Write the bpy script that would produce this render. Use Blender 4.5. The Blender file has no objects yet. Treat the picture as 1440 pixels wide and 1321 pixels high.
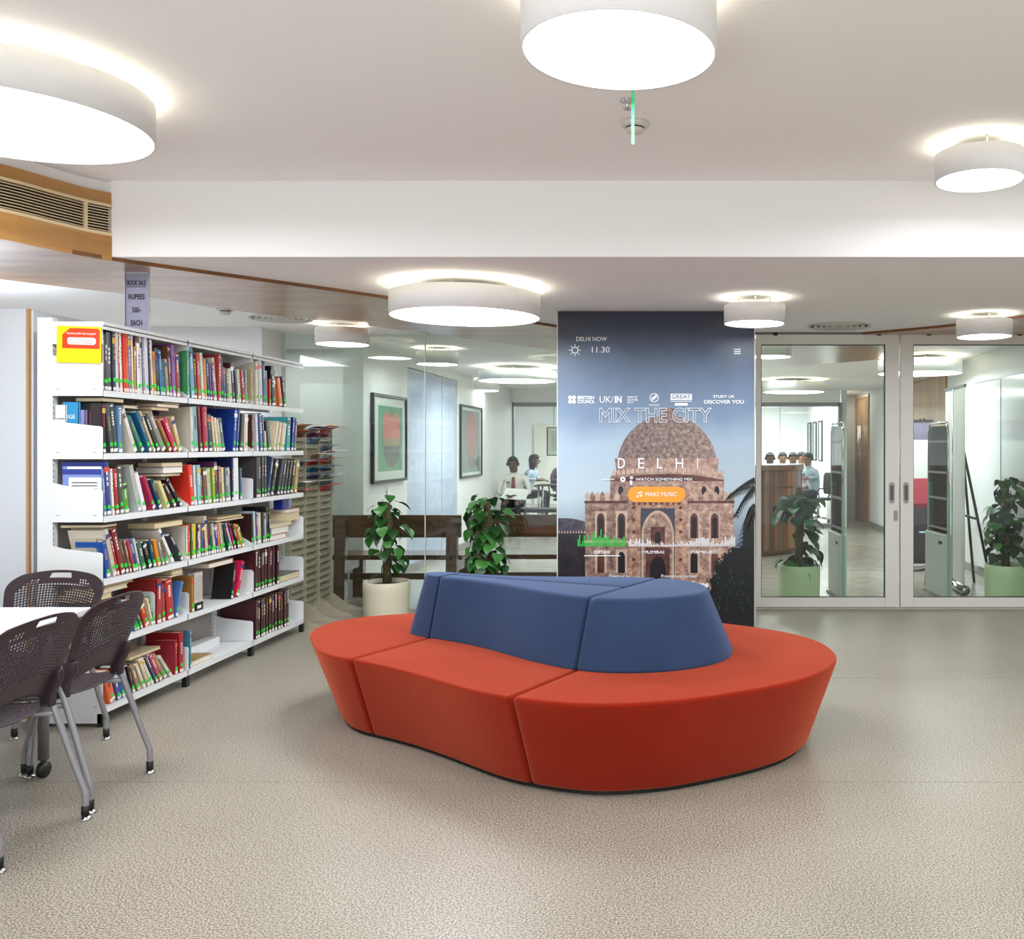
import bpy, bmesh, math, random
from mathutils import Vector, Matrix
random.seed(7)
S = bpy.context.scene
PI = math.pi
# ---------------------------------------------------------------- camera, world, lights, exposure
F, CX, CY, CH = 1320.0, 975.0, 627.0, 1.47
cam = bpy.data.cameras.new('camera'); co = bpy.data.objects.new('camera', cam)
S.collection.objects.link(co); S.camera = co
co.location = (0, 0, CH); co.rotation_euler = (PI/2, 0, 0)
cam.sensor_fit = 'HORIZONTAL'; cam.sensor_width = 36.0; cam.lens = F/1440*36
cam.shift_x = (720-CX)/1440.0; cam.shift_y = (CY-660.5)/1440.0
cam.clip_start = 0.05; cam.clip_end = 100
w = bpy.data.worlds.new('world'); S.world = w; w.use_nodes = True
w.node_tree.nodes['Background'].inputs[0].default_value = (0.93, 0.96, 1.0, 1)
w.node_tree.nodes['Background'].inputs[1].default_value = 0.7
S.view_settings.view_transform = 'Standard'; S.view_settings.look = 'None'
S.view_settings.exposure = 0.46; S.view_settings.gamma = 1.0; S.view_settings.use_curve_mapping = False
S.cycles.use_denoising = True; S.cycles.max_bounces = 10; S.cycles.diffuse_bounces = 4
S.cycles.glossy_bounces = 4; S.cycles.transparent_max_bounces = 24; S.cycles.sample_clamp_indirect = 6
def area(name, loc, rot, sx, sy, power, col=(1, 1, 1)):
    l = bpy.data.lights.new(name, 'AREA'); l.shape = 'RECTANGLE'; l.size = sx; l.size_y = sy
    l.energy = power; l.color = col
    o = bpy.data.objects.new(name, l); S.collection.objects.link(o); o.location = loc; o.rotation_euler = rot
    return o
area('reading_hall_ceiling_light', (-1.2, 0.4, 2.86), (0, 0, 0), 3.0, 2.0, 56, (.95, .98, 1))
area('reading_hall_ceiling_light', (3.0, 3.3, 2.86), (0, 0, 0), 1.4, 1.8, 78, (.95, .98, 1))
area('added_ceiling_fill', (-0.75, -1.4, 0.9), (PI-math.radians(24), 0, 0), 3.3, 1.4, 72, (1, .99, .97))  # added fill behind the camera to brighten ceiling and fascia; no real fitting
area('book_aisle_ceiling_light', (-4.6, 6.4, 2.44), (0, 0, 0), 0.8, 2.0, 40, (.93, .95, 1))
area('corridor_area_light', (-0.5, 12.6, 2.45), (0, 0, 0), 4.0, 3.0, 62, (.97, .99, 1))
area('corridor_area_light', (2.9, 17.9, 2.45), (0, 0, 0), .4, 1.0, 7, (.97, .99, 1))  # added to brighten the wooden door at the corridor end
area('corridor_area_light', (2.2, 9.9, 2.45), (0, 0, 0), 1.4, 1.6, 12, (.97, .99, 1))
area('added_alcove_fill', (-4.1, 9.2, 2.45), (0, 0, 0), .8, .8, 6, (.97, .99, 1))  # added fill that lifts the dark alcove; no known lamp here
area('office_ceiling_light', (0.0, 20.3, 2.44), (0, 0, 0), 5.5, 4.5, 420, (.93, .96, 1))

# ---------------------------------------------------------------- helpers
def px(x, y, Y): return Vector(((x-CX)*Y/F, Y, CH-(y-CY)*Y/F))
def srgb(c):
    if isinstance(c, str):
        c = tuple(int(c[i:i+2], 16) for i in (0, 2, 4))
    return tuple(((v/255)/12.92 if v/255 <= .04045 else ((v/255+.055)/1.055)**2.4) for v in c)
_M = {}
def mat(name, c, rough=.5, metal=0, spec=.5, noise=0, nscale=20, bump=0, bscale=200, coat=0, stretch=None):
    if name in _M: return _M[name]
    m = bpy.data.materials.new(name); m.use_nodes = True; nt = m.node_tree; b = nt.nodes['Principled BSDF']
    L = srgb(c)
    b.inputs['Base Color'].default_value = (*L, 1); b.inputs['Roughness'].default_value = rough
    b.inputs['Metallic'].default_value = metal; b.inputs['Specular IOR Level'].default_value = spec
    b.inputs['Coat Weight'].default_value = coat
    if noise or bump:
        tc = nt.nodes.new('ShaderNodeTexCoord'); mp = nt.nodes.new('ShaderNodeMapping')
        nt.links.new(tc.outputs['Object'], mp.inputs[0])
        if stretch: mp.inputs['Scale'].default_value = stretch
    if noise:
        n = nt.nodes.new('ShaderNodeTexNoise'); n.inputs['Scale'].default_value = nscale
        n.inputs['Detail'].default_value = 5; nt.links.new(mp.outputs[0], n.inputs['Vector'])
        r = nt.nodes.new('ShaderNodeValToRGB'); r.color_ramp.elements[0].position = .3; r.color_ramp.elements[1].position = .7
        r.color_ramp.elements[0].color = tuple(v*(1-noise) for v in L)+(1,)
        r.color_ramp.elements[1].color = tuple(min(1, v*(1+noise)) for v in L)+(1,)
        nt.links.new(n.outputs['Fac'], r.inputs[0]); nt.links.new(r.outputs[0], b.inputs['Base Color'])
    if bump:
        n2 = nt.nodes.new('ShaderNodeTexNoise'); n2.inputs['Scale'].default_value = bscale
        nt.links.new(mp.outputs[0], n2.inputs['Vector'])
        bp = nt.nodes.new('ShaderNodeBump'); bp.inputs['Strength'].default_value = bump; bp.inputs['Distance'].default_value = .002
        nt.links.new(n2.outputs['Fac'], bp.inputs['Height']); nt.links.new(bp.outputs[0], b.inputs['Normal'])
    _M[name] = m; return m
def emit(name, c, s):
    if name in _M: return _M[name]
    m = bpy.data.materials.new(name); m.use_nodes = True; nt = m.node_tree; b = nt.nodes['Principled BSDF']
    b.inputs['Base Color'].default_value = (.9, .9, .9, 1)
    b.inputs['Emission Color'].default_value = (*srgb(c), 1); b.inputs['Emission Strength'].default_value = s
    _M[name] = m; return m
def glass(name, tint=(.93, .97, .94), refl=1.0):
    if name in _M: return _M[name]
    m = bpy.data.materials.new(name); m.use_nodes = True; nt = m.node_tree
    for n in list(nt.nodes):
        if n.type != 'OUTPUT_MATERIAL': nt.nodes.remove(n)
    out = [n for n in nt.nodes if n.type == 'OUTPUT_MATERIAL'][0]
    t = nt.nodes.new('ShaderNodeBsdfTransparent'); t.inputs[0].default_value = (*tint, 1)
    g = nt.nodes.new('ShaderNodeBsdfGlossy'); g.inputs['Roughness'].default_value = .01
    fr = nt.nodes.new('ShaderNodeFresnel'); fr.inputs[0].default_value = 1.5
    mu = nt.nodes.new('ShaderNodeMath'); mu.operation = 'MULTIPLY'; mu.inputs[1].default_value = refl; mu.use_clamp = True
    mx = nt.nodes.new('ShaderNodeMixShader')
    nt.links.new(fr.outputs[0], mu.inputs[0]); nt.links.new(mu.outputs[0], mx.inputs[0])
    nt.links.new(t.outputs[0], mx.inputs[1]); nt.links.new(g.outputs[0], mx.inputs[2]); nt.links.new(mx.outputs[0], out.inputs[0])
    _M[name] = m; return m
def wood(name, c1, c2, rough=.3, scale=(2, 14, 14), coat=.3, axis='X'):
    if name in _M: return _M[name]
    m = bpy.data.materials.new(name); m.use_nodes = True; nt = m.node_tree; b = nt.nodes['Principled BSDF']
    tc = nt.nodes.new('ShaderNodeTexCoord'); mp = nt.nodes.new('ShaderNodeMapping'); mp.inputs['Scale'].default_value = scale
    n = nt.nodes.new('ShaderNodeTexNoise'); n.inputs['Scale'].default_value = 1.6; n.inputs['Detail'].default_value = 7; n.inputs['Distortion'].default_value = .6
    r = nt.nodes.new('ShaderNodeValToRGB'); r.color_ramp.elements[0].position = .32; r.color_ramp.elements[1].position = .68
    r.color_ramp.elements[0].color = (*srgb(c1), 1); r.color_ramp.elements[1].color = (*srgb(c2), 1)
    nt.links.new(tc.outputs['Object'], mp.inputs[0]); nt.links.new(mp.outputs[0], n.inputs['Vector'])
    nt.links.new(n.outputs['Fac'], r.inputs[0]); nt.links.new(r.outputs[0], b.inputs['Base Color'])
    b.inputs['Roughness'].default_value = rough; b.inputs['Coat Weight'].default_value = coat; b.inputs['Coat Roughness'].default_value = .15
    _M[name] = m; return m

class MB:
    def __init__(s): s.v = []; s.f = []; s.m = []; s.mats = []; s.sm = []
    def mi(s, m):
        if m not in s.mats: s.mats.append(m)
        return s.mats.index(m)
    def add(s, vs, fs, m, smooth=False):
        k = len(s.v); s.v += [tuple(v) for v in vs]; i = s.mi(m)
        for f in fs: s.f.append([a+k for a in f]); s.m.append(i); s.sm.append(smooth)
        return s
    def box(s, a, b, m, M=None):
        x0, y0, z0 = a; x1, y1, z1 = b
        v = [Vector(p) for p in ((x0,y0,z0),(x1,y0,z0),(x1,y1,z0),(x0,y1,z0),(x0,y0,z1),(x1,y0,z1),(x1,y1,z1),(x0,y1,z1))]
        if M is not None: v = [M @ p for p in v]
        return s.add(v, [(0,3,2,1),(4,5,6,7),(0,1,5,4),(1,2,6,5),(2,3,7,6),(3,0,4,7)], m)
    def prism(s, poly, z0, z1, m, smooth=False, M=None):
        n = len(poly); v = [Vector((p[0], p[1], z0)) for p in poly]+[Vector((p[0], p[1], z1)) for p in poly]
        if M is not None: v = [M @ p for p in v]
        return s.add(v, [tuple(range(n))[::-1], tuple(range(n, 2*n))]+[(i, (i+1) % n, n+(i+1) % n, n+i) for i in range(n)], m, smooth)
    def loft(s, rings, m, smooth=True, cap=True, closed=True):
        n = len(rings[0]); v = [p for r in rings for p in r]; fs = []
        for k in range(len(rings)-1):
            for i in range(n if closed else n-1):
                j = (i+1) % n; fs.append((k*n+i, k*n+j, (k+1)*n+j, (k+1)*n+i))
        if cap: fs.append(tuple(range(n))[::-1]); fs.append(tuple(range((len(rings)-1)*n, len(rings)*n)))
        return s.add(v, fs, m, smooth)
    def lathe(s, prof, m, n=32, c=(0, 0, 0), smooth=True, cap=False):
        rings = [[Vector((c[0]+r*math.cos(2*PI*i/n), c[1]+r*math.sin(2*PI*i/n), c[2]+z)) for i in range(n)] for r, z in prof]
        return s.loft(rings, m, smooth, cap)
    def tube(s, pts, r, m, n=8, cap=True):
        pts = [Vector(p) for p in pts]; rings = []
        up = None
        for i, p in enumerate(pts):
            d = (pts[min(i+1, len(pts)-1)]-pts[max(i-1, 0)]).normalized()
            if up is None:
                up = Vector((0, 0, 1)) if abs(d.z) < .9 else Vector((1, 0, 0))
            a = d.cross(up).normalized(); b = a.cross(d).normalized(); up = b
            rr = r[i] if isinstance(r, (list, tuple)) else r
            rings.append([p+a*rr*math.cos(2*PI*k/n)+b*rr*math.sin(2*PI*k/n) for k in range(n)])
        return s.loft(rings, m, True, cap)
    def mesh(s, name):
        me = bpy.data.meshes.new(name); me.from_pydata(s.v, [], s.f)
        for m in s.mats: me.materials.append(m)
        me.polygons.foreach_set('material_index', s.m); me.polygons.foreach_set('use_smooth', s.sm)
        me.update(); return me
    def build(s, name, parent=None, loc=None, rz=0, bevel=0, seg=2, fix=False, **tags):
        me = s.mesh(name)
        if fix:
            bm = bmesh.new(); bm.from_mesh(me); bmesh.ops.recalc_face_normals(bm, faces=bm.faces); bm.to_mesh(me); bm.free()
        o = bpy.data.objects.new(name, me); S.collection.objects.link(o)
        if parent: o.parent = parent
        if loc is not None: o.location = loc
        o.rotation_euler.z = rz
        if bevel:
            b = o.modifiers.new('b', 'BEVEL'); b.width = bevel; b.segments = seg; b.limit_method = 'ANGLE'; b.angle_limit = math.radians(38)
            b.harden_normals = False
        for k, v in tags.items(): o[k] = v
        return o
def inst(name, me, parent=None, loc=(0, 0, 0), rot=(0, 0, 0), sc=(1, 1, 1), **tags):
    o = bpy.data.objects.new(name, me); S.collection.objects.link(o); o.parent = parent
    o.location = loc; o.rotation_euler = rot; o.scale = sc
    for k, v in tags.items(): o[k] = v
    return o
def empty(name, loc=(0, 0, 0), rz=0, **tags):
    o = bpy.data.objects.new(name, None); S.collection.objects.link(o); o.location = loc; o.rotation_euler.z = rz
    o.empty_display_size = .1
    for k, v in tags.items(): o[k] = v
    return o
def copy_tree(o, parent=None):
    c = o.copy(); S.collection.objects.link(c); c.parent = parent
    for ch in [x for x in o.children]: copy_tree(ch, c)
    return c
def crom(P, n, closed=False):
    P = [Vector(p) for p in P]; out = []; N = len(P)
    for i in range(N if closed else N-1):
        a, b, c, d = (P[(i-1) % N], P[i], P[(i+1) % N], P[(i+2) % N]) if closed else (P[max(i-1, 0)], P[i], P[i+1], P[min(i+2, N-1)])
        for k in range(n):
            t = k/n
            out.append(.5*((2*b)+(c-a)*t+(2*a-5*b+4*c-d)*t*t+(3*b-a-3*c+d)*t**3))
    if not closed: out.append(P[-1])
    return out
def text_mesh(body, size, m, M, bold=0, outline=0, spacing=1.0, align='CENTER', width=None, shear=0):
    """flat lettering turned into a mesh (MB-compatible list of verts/faces) placed with matrix M"""
    cu = bpy.data.curves.new('lettering', 'FONT'); cu.body = body; cu.size = size; cu.align_x = align; cu.align_y = 'CENTER'
    cu.space_character = spacing; cu.resolution_u = 3; cu.shear = shear
    if outline: cu.offset = bold; cu.fill_mode = 'NONE'; cu.bevel_depth = outline; cu.bevel_resolution = 0
    else: cu.offset = bold; cu.extrude = .0004
    o = bpy.data.objects.new('lettering', cu); S.collection.objects.link(o)
    bpy.context.view_layer.update()
    dg = bpy.context.evaluated_depsgraph_get(); ev = o.evaluated_get(dg); me = ev.to_mesh()
    vs = [v.co.copy() for v in me.vertices]; fs = [tuple(p.vertices) for p in me.polygons]
    ev.to_mesh_clear(); bpy.data.objects.remove(o); bpy.data.curves.remove(cu)
    if vs and width:
        x0 = min(v.x for v in vs); x1 = max(v.x for v in vs); k = width/(x1-x0); c = (x0+x1)/2
        for v in vs: v.x = (v.x-c)*k
    return [M @ v for v in vs], fs

# ---------------------------------------------------------------- common materials
WHITE = mat('white_paint', 'dcdad6', .7); WHITEW = mat('white_wall_paint', 'e2e2e0', .6)
CEIL = mat('ceiling_paint', 'f4f2f0', .8)
def floor_mat(name, c1, c2, scale, rough):
    m = bpy.data.materials.new(name); m.use_nodes = True; nt = m.node_tree; b = nt.nodes['Principled BSDF']
    tc = nt.nodes.new('ShaderNodeTexCoord')
    def noise(s, d):
        n = nt.nodes.new('ShaderNodeTexNoise'); n.inputs['Scale'].default_value = s; n.inputs['Detail'].default_value = d
        nt.links.new(tc.outputs['Object'], n.inputs['Vector']); return n
    n = noise(scale, 3); r = nt.nodes.new('ShaderNodeValToRGB')
    r.color_ramp.elements[0].position = .41; r.color_ramp.elements[1].position = .59
    r.color_ramp.elements[0].color = (*srgb(c1), 1); r.color_ramp.elements[1].color = (*srgb(c2), 1)
    nt.links.new(n.outputs['Fac'], r.inputs[0])
    n2 = noise(.8, 4); r2 = nt.nodes.new('ShaderNodeValToRGB')
    r2.color_ramp.elements[0].color = (.86, .85, .83, 1); r2.color_ramp.elements[1].color = (1, 1, 1, 1)
    r2.color_ramp.elements[0].position = .35; r2.color_ramp.elements[1].position = .6
    nt.links.new(n2.outputs['Fac'], r2.inputs[0])
    mx = nt.nodes.new('ShaderNodeMix'); mx.data_type = 'RGBA'; mx.blend_type = 'MULTIPLY'; mx.inputs[0].default_value = 1
    nt.links.new(r.outputs[0], mx.inputs[6]); nt.links.new(r2.outputs[0], mx.inputs[7]); nt.links.new(mx.outputs[2], b.inputs['Base Color'])
    b.inputs['Roughness'].default_value = rough
    bp = nt.nodes.new('ShaderNodeBump'); bp.inputs['Strength'].default_value = .03; bp.inputs['Distance'].default_value = .002
    nt.links.new(n.outputs['Fac'], bp.inputs['Height']); nt.links.new(bp.outputs[0], b.inputs['Normal'])
    return m
FLOOR = floor_mat('speckled_vinyl', '6c6559', 'b8b0a2', 150, .36)
FLOOR2 = floor_mat('corridor_vinyl', '9c978f', 'aaa59c', 6, .22)
ALU = mat('painted_door_frame', 'dedcd4', .4)
DARK = mat('dark_gap', '16130f', .7)
GLASS = glass('clear_pane', (.90, .955, .915), 1.0)
GLASSD = glass('door_pane', (.90, .95, .90), .8)
CHROME = mat('chrome', 'c8c8c8', .15, 1)
BLACK = mat('black_plastic', '121213', .45)
STEELW = mat('shelf_white_steel', 'e4e7e8', .4); STEELG = mat('shelf_back_steel', 'a09a94', .55)
BWOOD = wood('bulkhead_veneer', '9a6c34', 'b5874a', .35, (.6, .6, 9), .2)
SWOOD = wood('soffit_veneer', '8c5f42', 'b08862', .3, (1.2, 5, 5), .25)
DWOOD = wood('bench_timber', '3a2216', '6b4329', .35, (2, 20, 20), .3)
OWOOD = wood('door_veneer', '96683c', 'b58552', .35, (6, 6, 1.2), .3)
EDGE = wood('edge_timber', '6b4320', '85592c', .5, (3, 3, 3), 0)
# ---------------------------------------------------------------- setting
ZC, ZU, YF, YG = 2.487, 2.897, 5.05, 8.44
def st(mb, name, **k): return mb.build(name, kind='structure', **k)
mb = MB(); mb.box((-7, -.6, -.05), (6, YG-.02, 0), FLOOR); st(mb, 'floor')
mb = MB(); mb.box((-7, YG-.02, -.05), (6, 26, 0), FLOOR2); st(mb, 'floor_corridor')
mb = MB()
for y in (5.93, 4.10): mb.box((-1.5 if y > 5 else -3, y, 0), (4.2, y+.004, .0006), mat('floor_seam', '8c8478', .5))
st(mb, 'trim_1')
# near (outer) edge of the wooden soffit band, then its far edge
EN = crom([(-5.2, 1.0, 0), (-4.1, 2.8, 0), (-3.334, 4.514, 0), (-3.13, 5.05, 0), (-2.04, 6.42, 0), (-1.15, 7.9, 0), (-.35, 8.75, 0), (.6, 8.95, 0), (1.66, 8.29, 0), (2.57, 7.3, 0), (3.4, 5.4, 0), (3.8, 4.6, 0)], 5)
EF = crom([(-6.4, 2.0, 0), (-5.3, 4.0, 0), (-4.15, 5.62, 0), (-3.66, 6.24, 0), (-3.35, 6.96, 0), (-2.6, 7.94, 0), (-1.82, 9.16, 0), (-1.1, 10.3, 0), (-.2, 11.4, 0), (.7, 11.9, 0), (1.6, 11.4, 0), (2.3, 10.6, 0), (2.8, 9.6, 0), (3.25, 8.5, 0), (4.2, 7.0, 0), (5.2, 5.2, 0)], 5)
# lower ceiling
mb = MB(); mb.box((-7, YF+.06, ZC), (6, 26, ZC+.1), CEIL)
bl = [p for p in EN if p.y <= YF and p.x < -3.1]
mb.prism([(-7, 1.0), (bl[0].x-.1, 1.0)]+[(p.x-.1, p.y) for p in bl]+[(-3.2, YF+.06), (-7, YF+.06)], ZC, ZC+.1, CEIL)
st(mb, 'ceiling_lower')
mb = MB(); mb.box((-7, -6, ZU), (6, YF+.12, ZU+.1), CEIL); st(mb, 'ceiling')
mb = MB(); mb.box((-3.3, YF+.02, ZC), (-3.13, YF+.12, ZU), _M.get('fascia_paint') or mat('fascia_paint', 'f2f1f0', .7)); mb.box((-3.13, YF, ZC-.001), (6, YF+.12, ZU), mat('fascia_paint', 'f2f1f0', .7)); st(mb, 'wall_fascia')
# wooden soffit band (hung 2 cm below the ceiling)
mb = MB(); poly = [(p.x, p.y) for p in EN]+[(p.x, p.y) for p in EF[::-1]]
n = len(EN); K = 60
def resamp(P, K):
    d = [0]
    for a, b in zip(P, P[1:]): d.append(d[-1]+(b-a).length)
    out = []
    for k in range(K):
        t = d[-1]*k/(K-1); i = max(j for j in range(len(d)) if d[j] <= t+1e-9); i = min(i, len(P)-2)
        out.append(P[i].lerp(P[i+1], (t-d[i])/(d[i+1]-d[i])))
    return out
A, B = resamp(EN, K), resamp(EF, K); z0, z1 = ZC-.022, ZC
vs = [(p.x, p.y, z0) for p in A]+[(p.x, p.y, z0) for p in B]
mb.add(vs, [(i, i+1, K+i+1, K+i) for i in range(K-1)], SWOOD)
vs = [(p.x, p.y, z0) for p in A]+[(p.x, p.y, z1) for p in A]
mb.add(vs, [(i, i+1, K+i+1, K+i) for i in range(K-1)], EDGE)
vs = [(p.x, p.y, z0) for p in B]+[(p.x, p.y, z1) for p in B]
mb.add(vs, [(i, i+1, K+i+1, K+i) for i in range(K-1)], SWOOD)
st(mb, 'ceiling_soffit')
# wooden bulkhead face with white strip above
P = [p for p in resamp(EN, 90) if p.y <= YF-.005 and p.x < -3.1]+[Vector((-3.13, YF, 0))]
def strip(mb, P, za, zb, m, off=0, th=.02):
    vo = []
    for i, p in enumerate(P):
        d = (P[min(i+1, len(P)-1)]-P[max(i-1, 0)]).normalized(); nn = Vector((d.y, -d.x, 0))
        vo.append((p+nn*off, p+nn*(off-th)))
    k = len(P); vs = [(a.x, a.y, za) for a, b in vo]+[(a.x, a.y, zb) for a, b in vo]+[(b.x, b.y, za) for a, b in vo]+[(b.x, b.y, zb) for a, b in vo]
    fs = []
    for i in range(k-1):
        fs += [(i, i+1, k+i+1, k+i), (2*k+i+1, 2*k+i, 3*k+i, 3*k+i+1), (k+i, k+i+1, 3*k+i+1, 3*k+i), (i+1, i, 2*k+i, 2*k+i+1)]
    fs += [(0, k, 3*k, 2*k), (k-1, 2*k+k-1, 4*k-1, 2*k-1)]
    mb.add(vs, fs, m)
mb = MB(); strip(mb, P, ZC-.0225, 2.598, BWOOD, .004, .024); strip(mb, P, 2.765, 2.828, BWOOD); strip(mb, P, 2.55, 2.80, BWOOD, -.05)
strip(mb, P, 2.828, ZU, CEIL, -.05)
st(mb, 'wall_bulkhead')
# air grille in the bulkhead
CREAM = mat('grille_cream', 'd9c49c', .5)
gr = empty('air_grille', (-3.2, 4.9, 2.6), label='long cream slatted air grille set in the wooden bulkhead', category='air grille')
Pg = [Vector((p.x+3.2, p.y-4.9, 0)) for p in P]
mb = MB(); strip(mb, Pg, -.003, .014, CREAM, .006, .03); strip(mb, Pg, .152, .167, CREAM, .006, .03)
mb.build('frame', gr)
mb = MB(); strip(mb, Pg, .0, .16, DARK, -.035, .01); mb.build('backing', gr)
for i in range(9):
    mb = MB(); z = .020+i*.0150; strip(mb, Pg, z, z+.0042, CREAM, .0, .008); mb.build('slat', gr)
for q in (-.03, -.50, -1.0):
    mb = MB()
    L = 0; idx = len(Pg)-1
    while idx > 0 and L < -q: L += (Pg[idx]-Pg[idx-1]).length; idx -= 1
    a = Pg[idx]; d = (Pg[min(idx+1, len(Pg)-1)]-Pg[max(0, idx-1)]).normalized(); M = Matrix.Translation(a) @ Matrix.Rotation(math.atan2(d.y, d.x), 4, 'Z')
    mb.box((-.008, -.008, .01), (.008, .008, .155), CREAM, M); mb.build('divider', gr)
# walls
mb = MB(); mb.box((-6.1, -1, 0), (-6, 26, ZC), WHITEW); st(mb, 'wall_left')
mb = MB(); mb.box((3.25, YG+.02, 0), (3.35, 12.0, ZC), WHITEW); mb.box((3.25, 14.1, 0), (3.35, 17.3, ZC), WHITEW); mb.box((3.25, 18.7, 0), (3.35, 26, ZC), WHITEW)
mb.box((3.25, 12.0, 2.45), (3.35, 14.1, ZC), WHITEW); mb.box((3.25, 17.3, 2.43), (3.35, 18.7, ZC), WHITEW); st(mb, 'wall_right_corridor')
mb = MB(); mb.box((3.235, YG+.02, 0), (3.249, 12.0, .09), mat('grey_skirting', '8f8c88', .5)); mb.box((3.235, 14.1, 0), (3.249, 17.3, .09), _M['grey_skirting']); st(mb, 'baseboard_right')
mb = MB(); mb.box((3.35, YG-.1, 0), (6, YG+.02, ZU), WHITEW); st(mb, 'wall_back_right')
mb = MB(); mb.box((5.9, -4, 0), (6, YG, ZU), WHITEW); st(mb, 'wall_right')
mb = MB(); mb.box((-6, 8.05, 0), (-3.70, 8.52, ZC), WHITEW); st(mb, 'wall_back_left')
mb = MB(); mb.box((-6, 9.9, 0), (-3.47, 10.0, ZC), WHITEW); st(mb, 'wall_corridor_end')
mb = MB(); mb.box((-3.47, 9.3, 0), (-3.27, 10.72, ZC), WHITEW); mb.box((-3.47, 13.0, 0), (-3.27, 17.0, ZC), WHITEW); mb.box((-3.47, 10.72, 2.36), (-3.27, 13.0, ZC), WHITEW)
st(mb, 'wall_left_corridor')
mb = MB(); mb.box((-3.268, 9.32, 0), (-3.255, 17, .09), _M['grey_skirting']); st(mb, 'baseboard_left')
# column behind the poster board
mb = MB(); mb.box((-.95, 7.13, 0), (.40, 8.3, ZC), WHITEW); st(mb, 'wall_column')
# blue-grey frosted panels along the corridor
FROST = mat('frosted_blue_panel', 'a9b4cc', .25, noise=.06, nscale=3)
t = empty('frosted_screen', (-3.3, 10.72, 0), label='pale blue frosted panel screen between the two framed prints', category='screen')
for i in range(3):
    mb = MB(); mb.box((-.02, i*.76+.01, .05), (.02, i*.76+.75, 2.35), FROST); mb.build('panel', t)
mb = MB(); mb.box((-.03, 0, 0), (.03, 2.28, .05), ALU); mb.box((-.03, 0, 2.35), (.03, 2.28, 2.37), ALU); mb.build('rail', t)
# glazed partition at the corridor's end, and the bright office behind it
mb = MB(); GREYF = mat('grey_metal_frame', '84868c', .4)
mb.box((-3.27, 16.95, 2.25), (2.65, 17.05, ZC), CEIL); mb.box((-3.27, 16.94, 2.18), (2.65, 17.06, 2.25), GREYF)
mb.box((-3.33, 16.94, 0), (-3.24, 17.06, 2.25), GREYF); mb.box((2.62, 16.94, 0), (2.69, 17.06, 2.25), GREYF); mb.box((-3.27, 16.94, 0), (2.65, 17.06, .06), GREYF)
st(mb, 'window_1')
gp = glass('office_pane', (.97, .98, .98), .5)
for i in range(4):
    mb = MB(); x0 = -3.24+i*1.465; mb.box((x0+.01, 16.995, .06), (x0+1.45, 17.005, 2.18), gp); st(mb, 'window_pane')
mb = MB(); mb.box((2.69, 17.06, 0), (2.79, 18.8, ZC), WHITEW); mb.box((2.69, 18.8, 0), (3.25, 18.9, ZC), mat('beige_wall', 'cfc8c0', .7)); st(mb, 'wall_jog')
mb = MB(); OFW = mat('office_wall_paint', 'f0f2f6', .6)
mb.box((-6, 23.9, 0), (6, 24, 2.7), OFW)
for x in (-3.55, -2.3, -1.05, .2, 1.45, 2.2): mb.box((x, 23.89, 0), (x+.015, 23.9, ZC), mat('panel_joint', 'a8adb8', .6))
st(mb, 'wall_office')
mb = MB(); mb.box((2.9, 18.9, 0), (3.0, 24, 2.7), OFW); st(mb, 'wall_office_right')
mb = MB(); mb.box((-4.05, 23.84, 0), (-3.3, 23.895, 2.0), mat('office_door_cream', 'e6e4dc', .5)); mb.box((2.0-1.0, 23.86, .0), (1.75, 23.895, 2.05), _M['office_door_cream']); st(mb, 'door_office')
# ---------------------------------------------------------------- frameless glass wall, left of the column
mb = MB(); xg0 = px(392, 0, YG).x; xg1 = -1.03; xm = px(598, 0, YG).x
mb.box((xg0-.04, YG-.03, 0), (xg0, YG+.03, ZC), mat('dark_frame', '5a5f5c', .4)); st(mb, 'window_2_post')
for a, b in ((xg0, xm-.004), (xm+.004, xg1+.1)):
    mb = MB(); mb.box((a, YG-.005, .0), (b, YG+.005, ZC), GLASS); st(mb, 'window_2_pane')
mb = MB(); mb.box((xm-.004, YG-.007, .0), (xm+.004, YG+.007, ZC), mat('silicone', 'e8eae6', .3)); st(mb, 'window_2_joint')
mb = MB(); mb.box((xg0, YG-.012, 0), (xg1, YG+.012, .012), ALU); mb.box((xg0, YG-.012, ZC-.012), (xg1, YG+.012, ZC), ALU); st(mb, 'window_2_channel')
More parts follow.
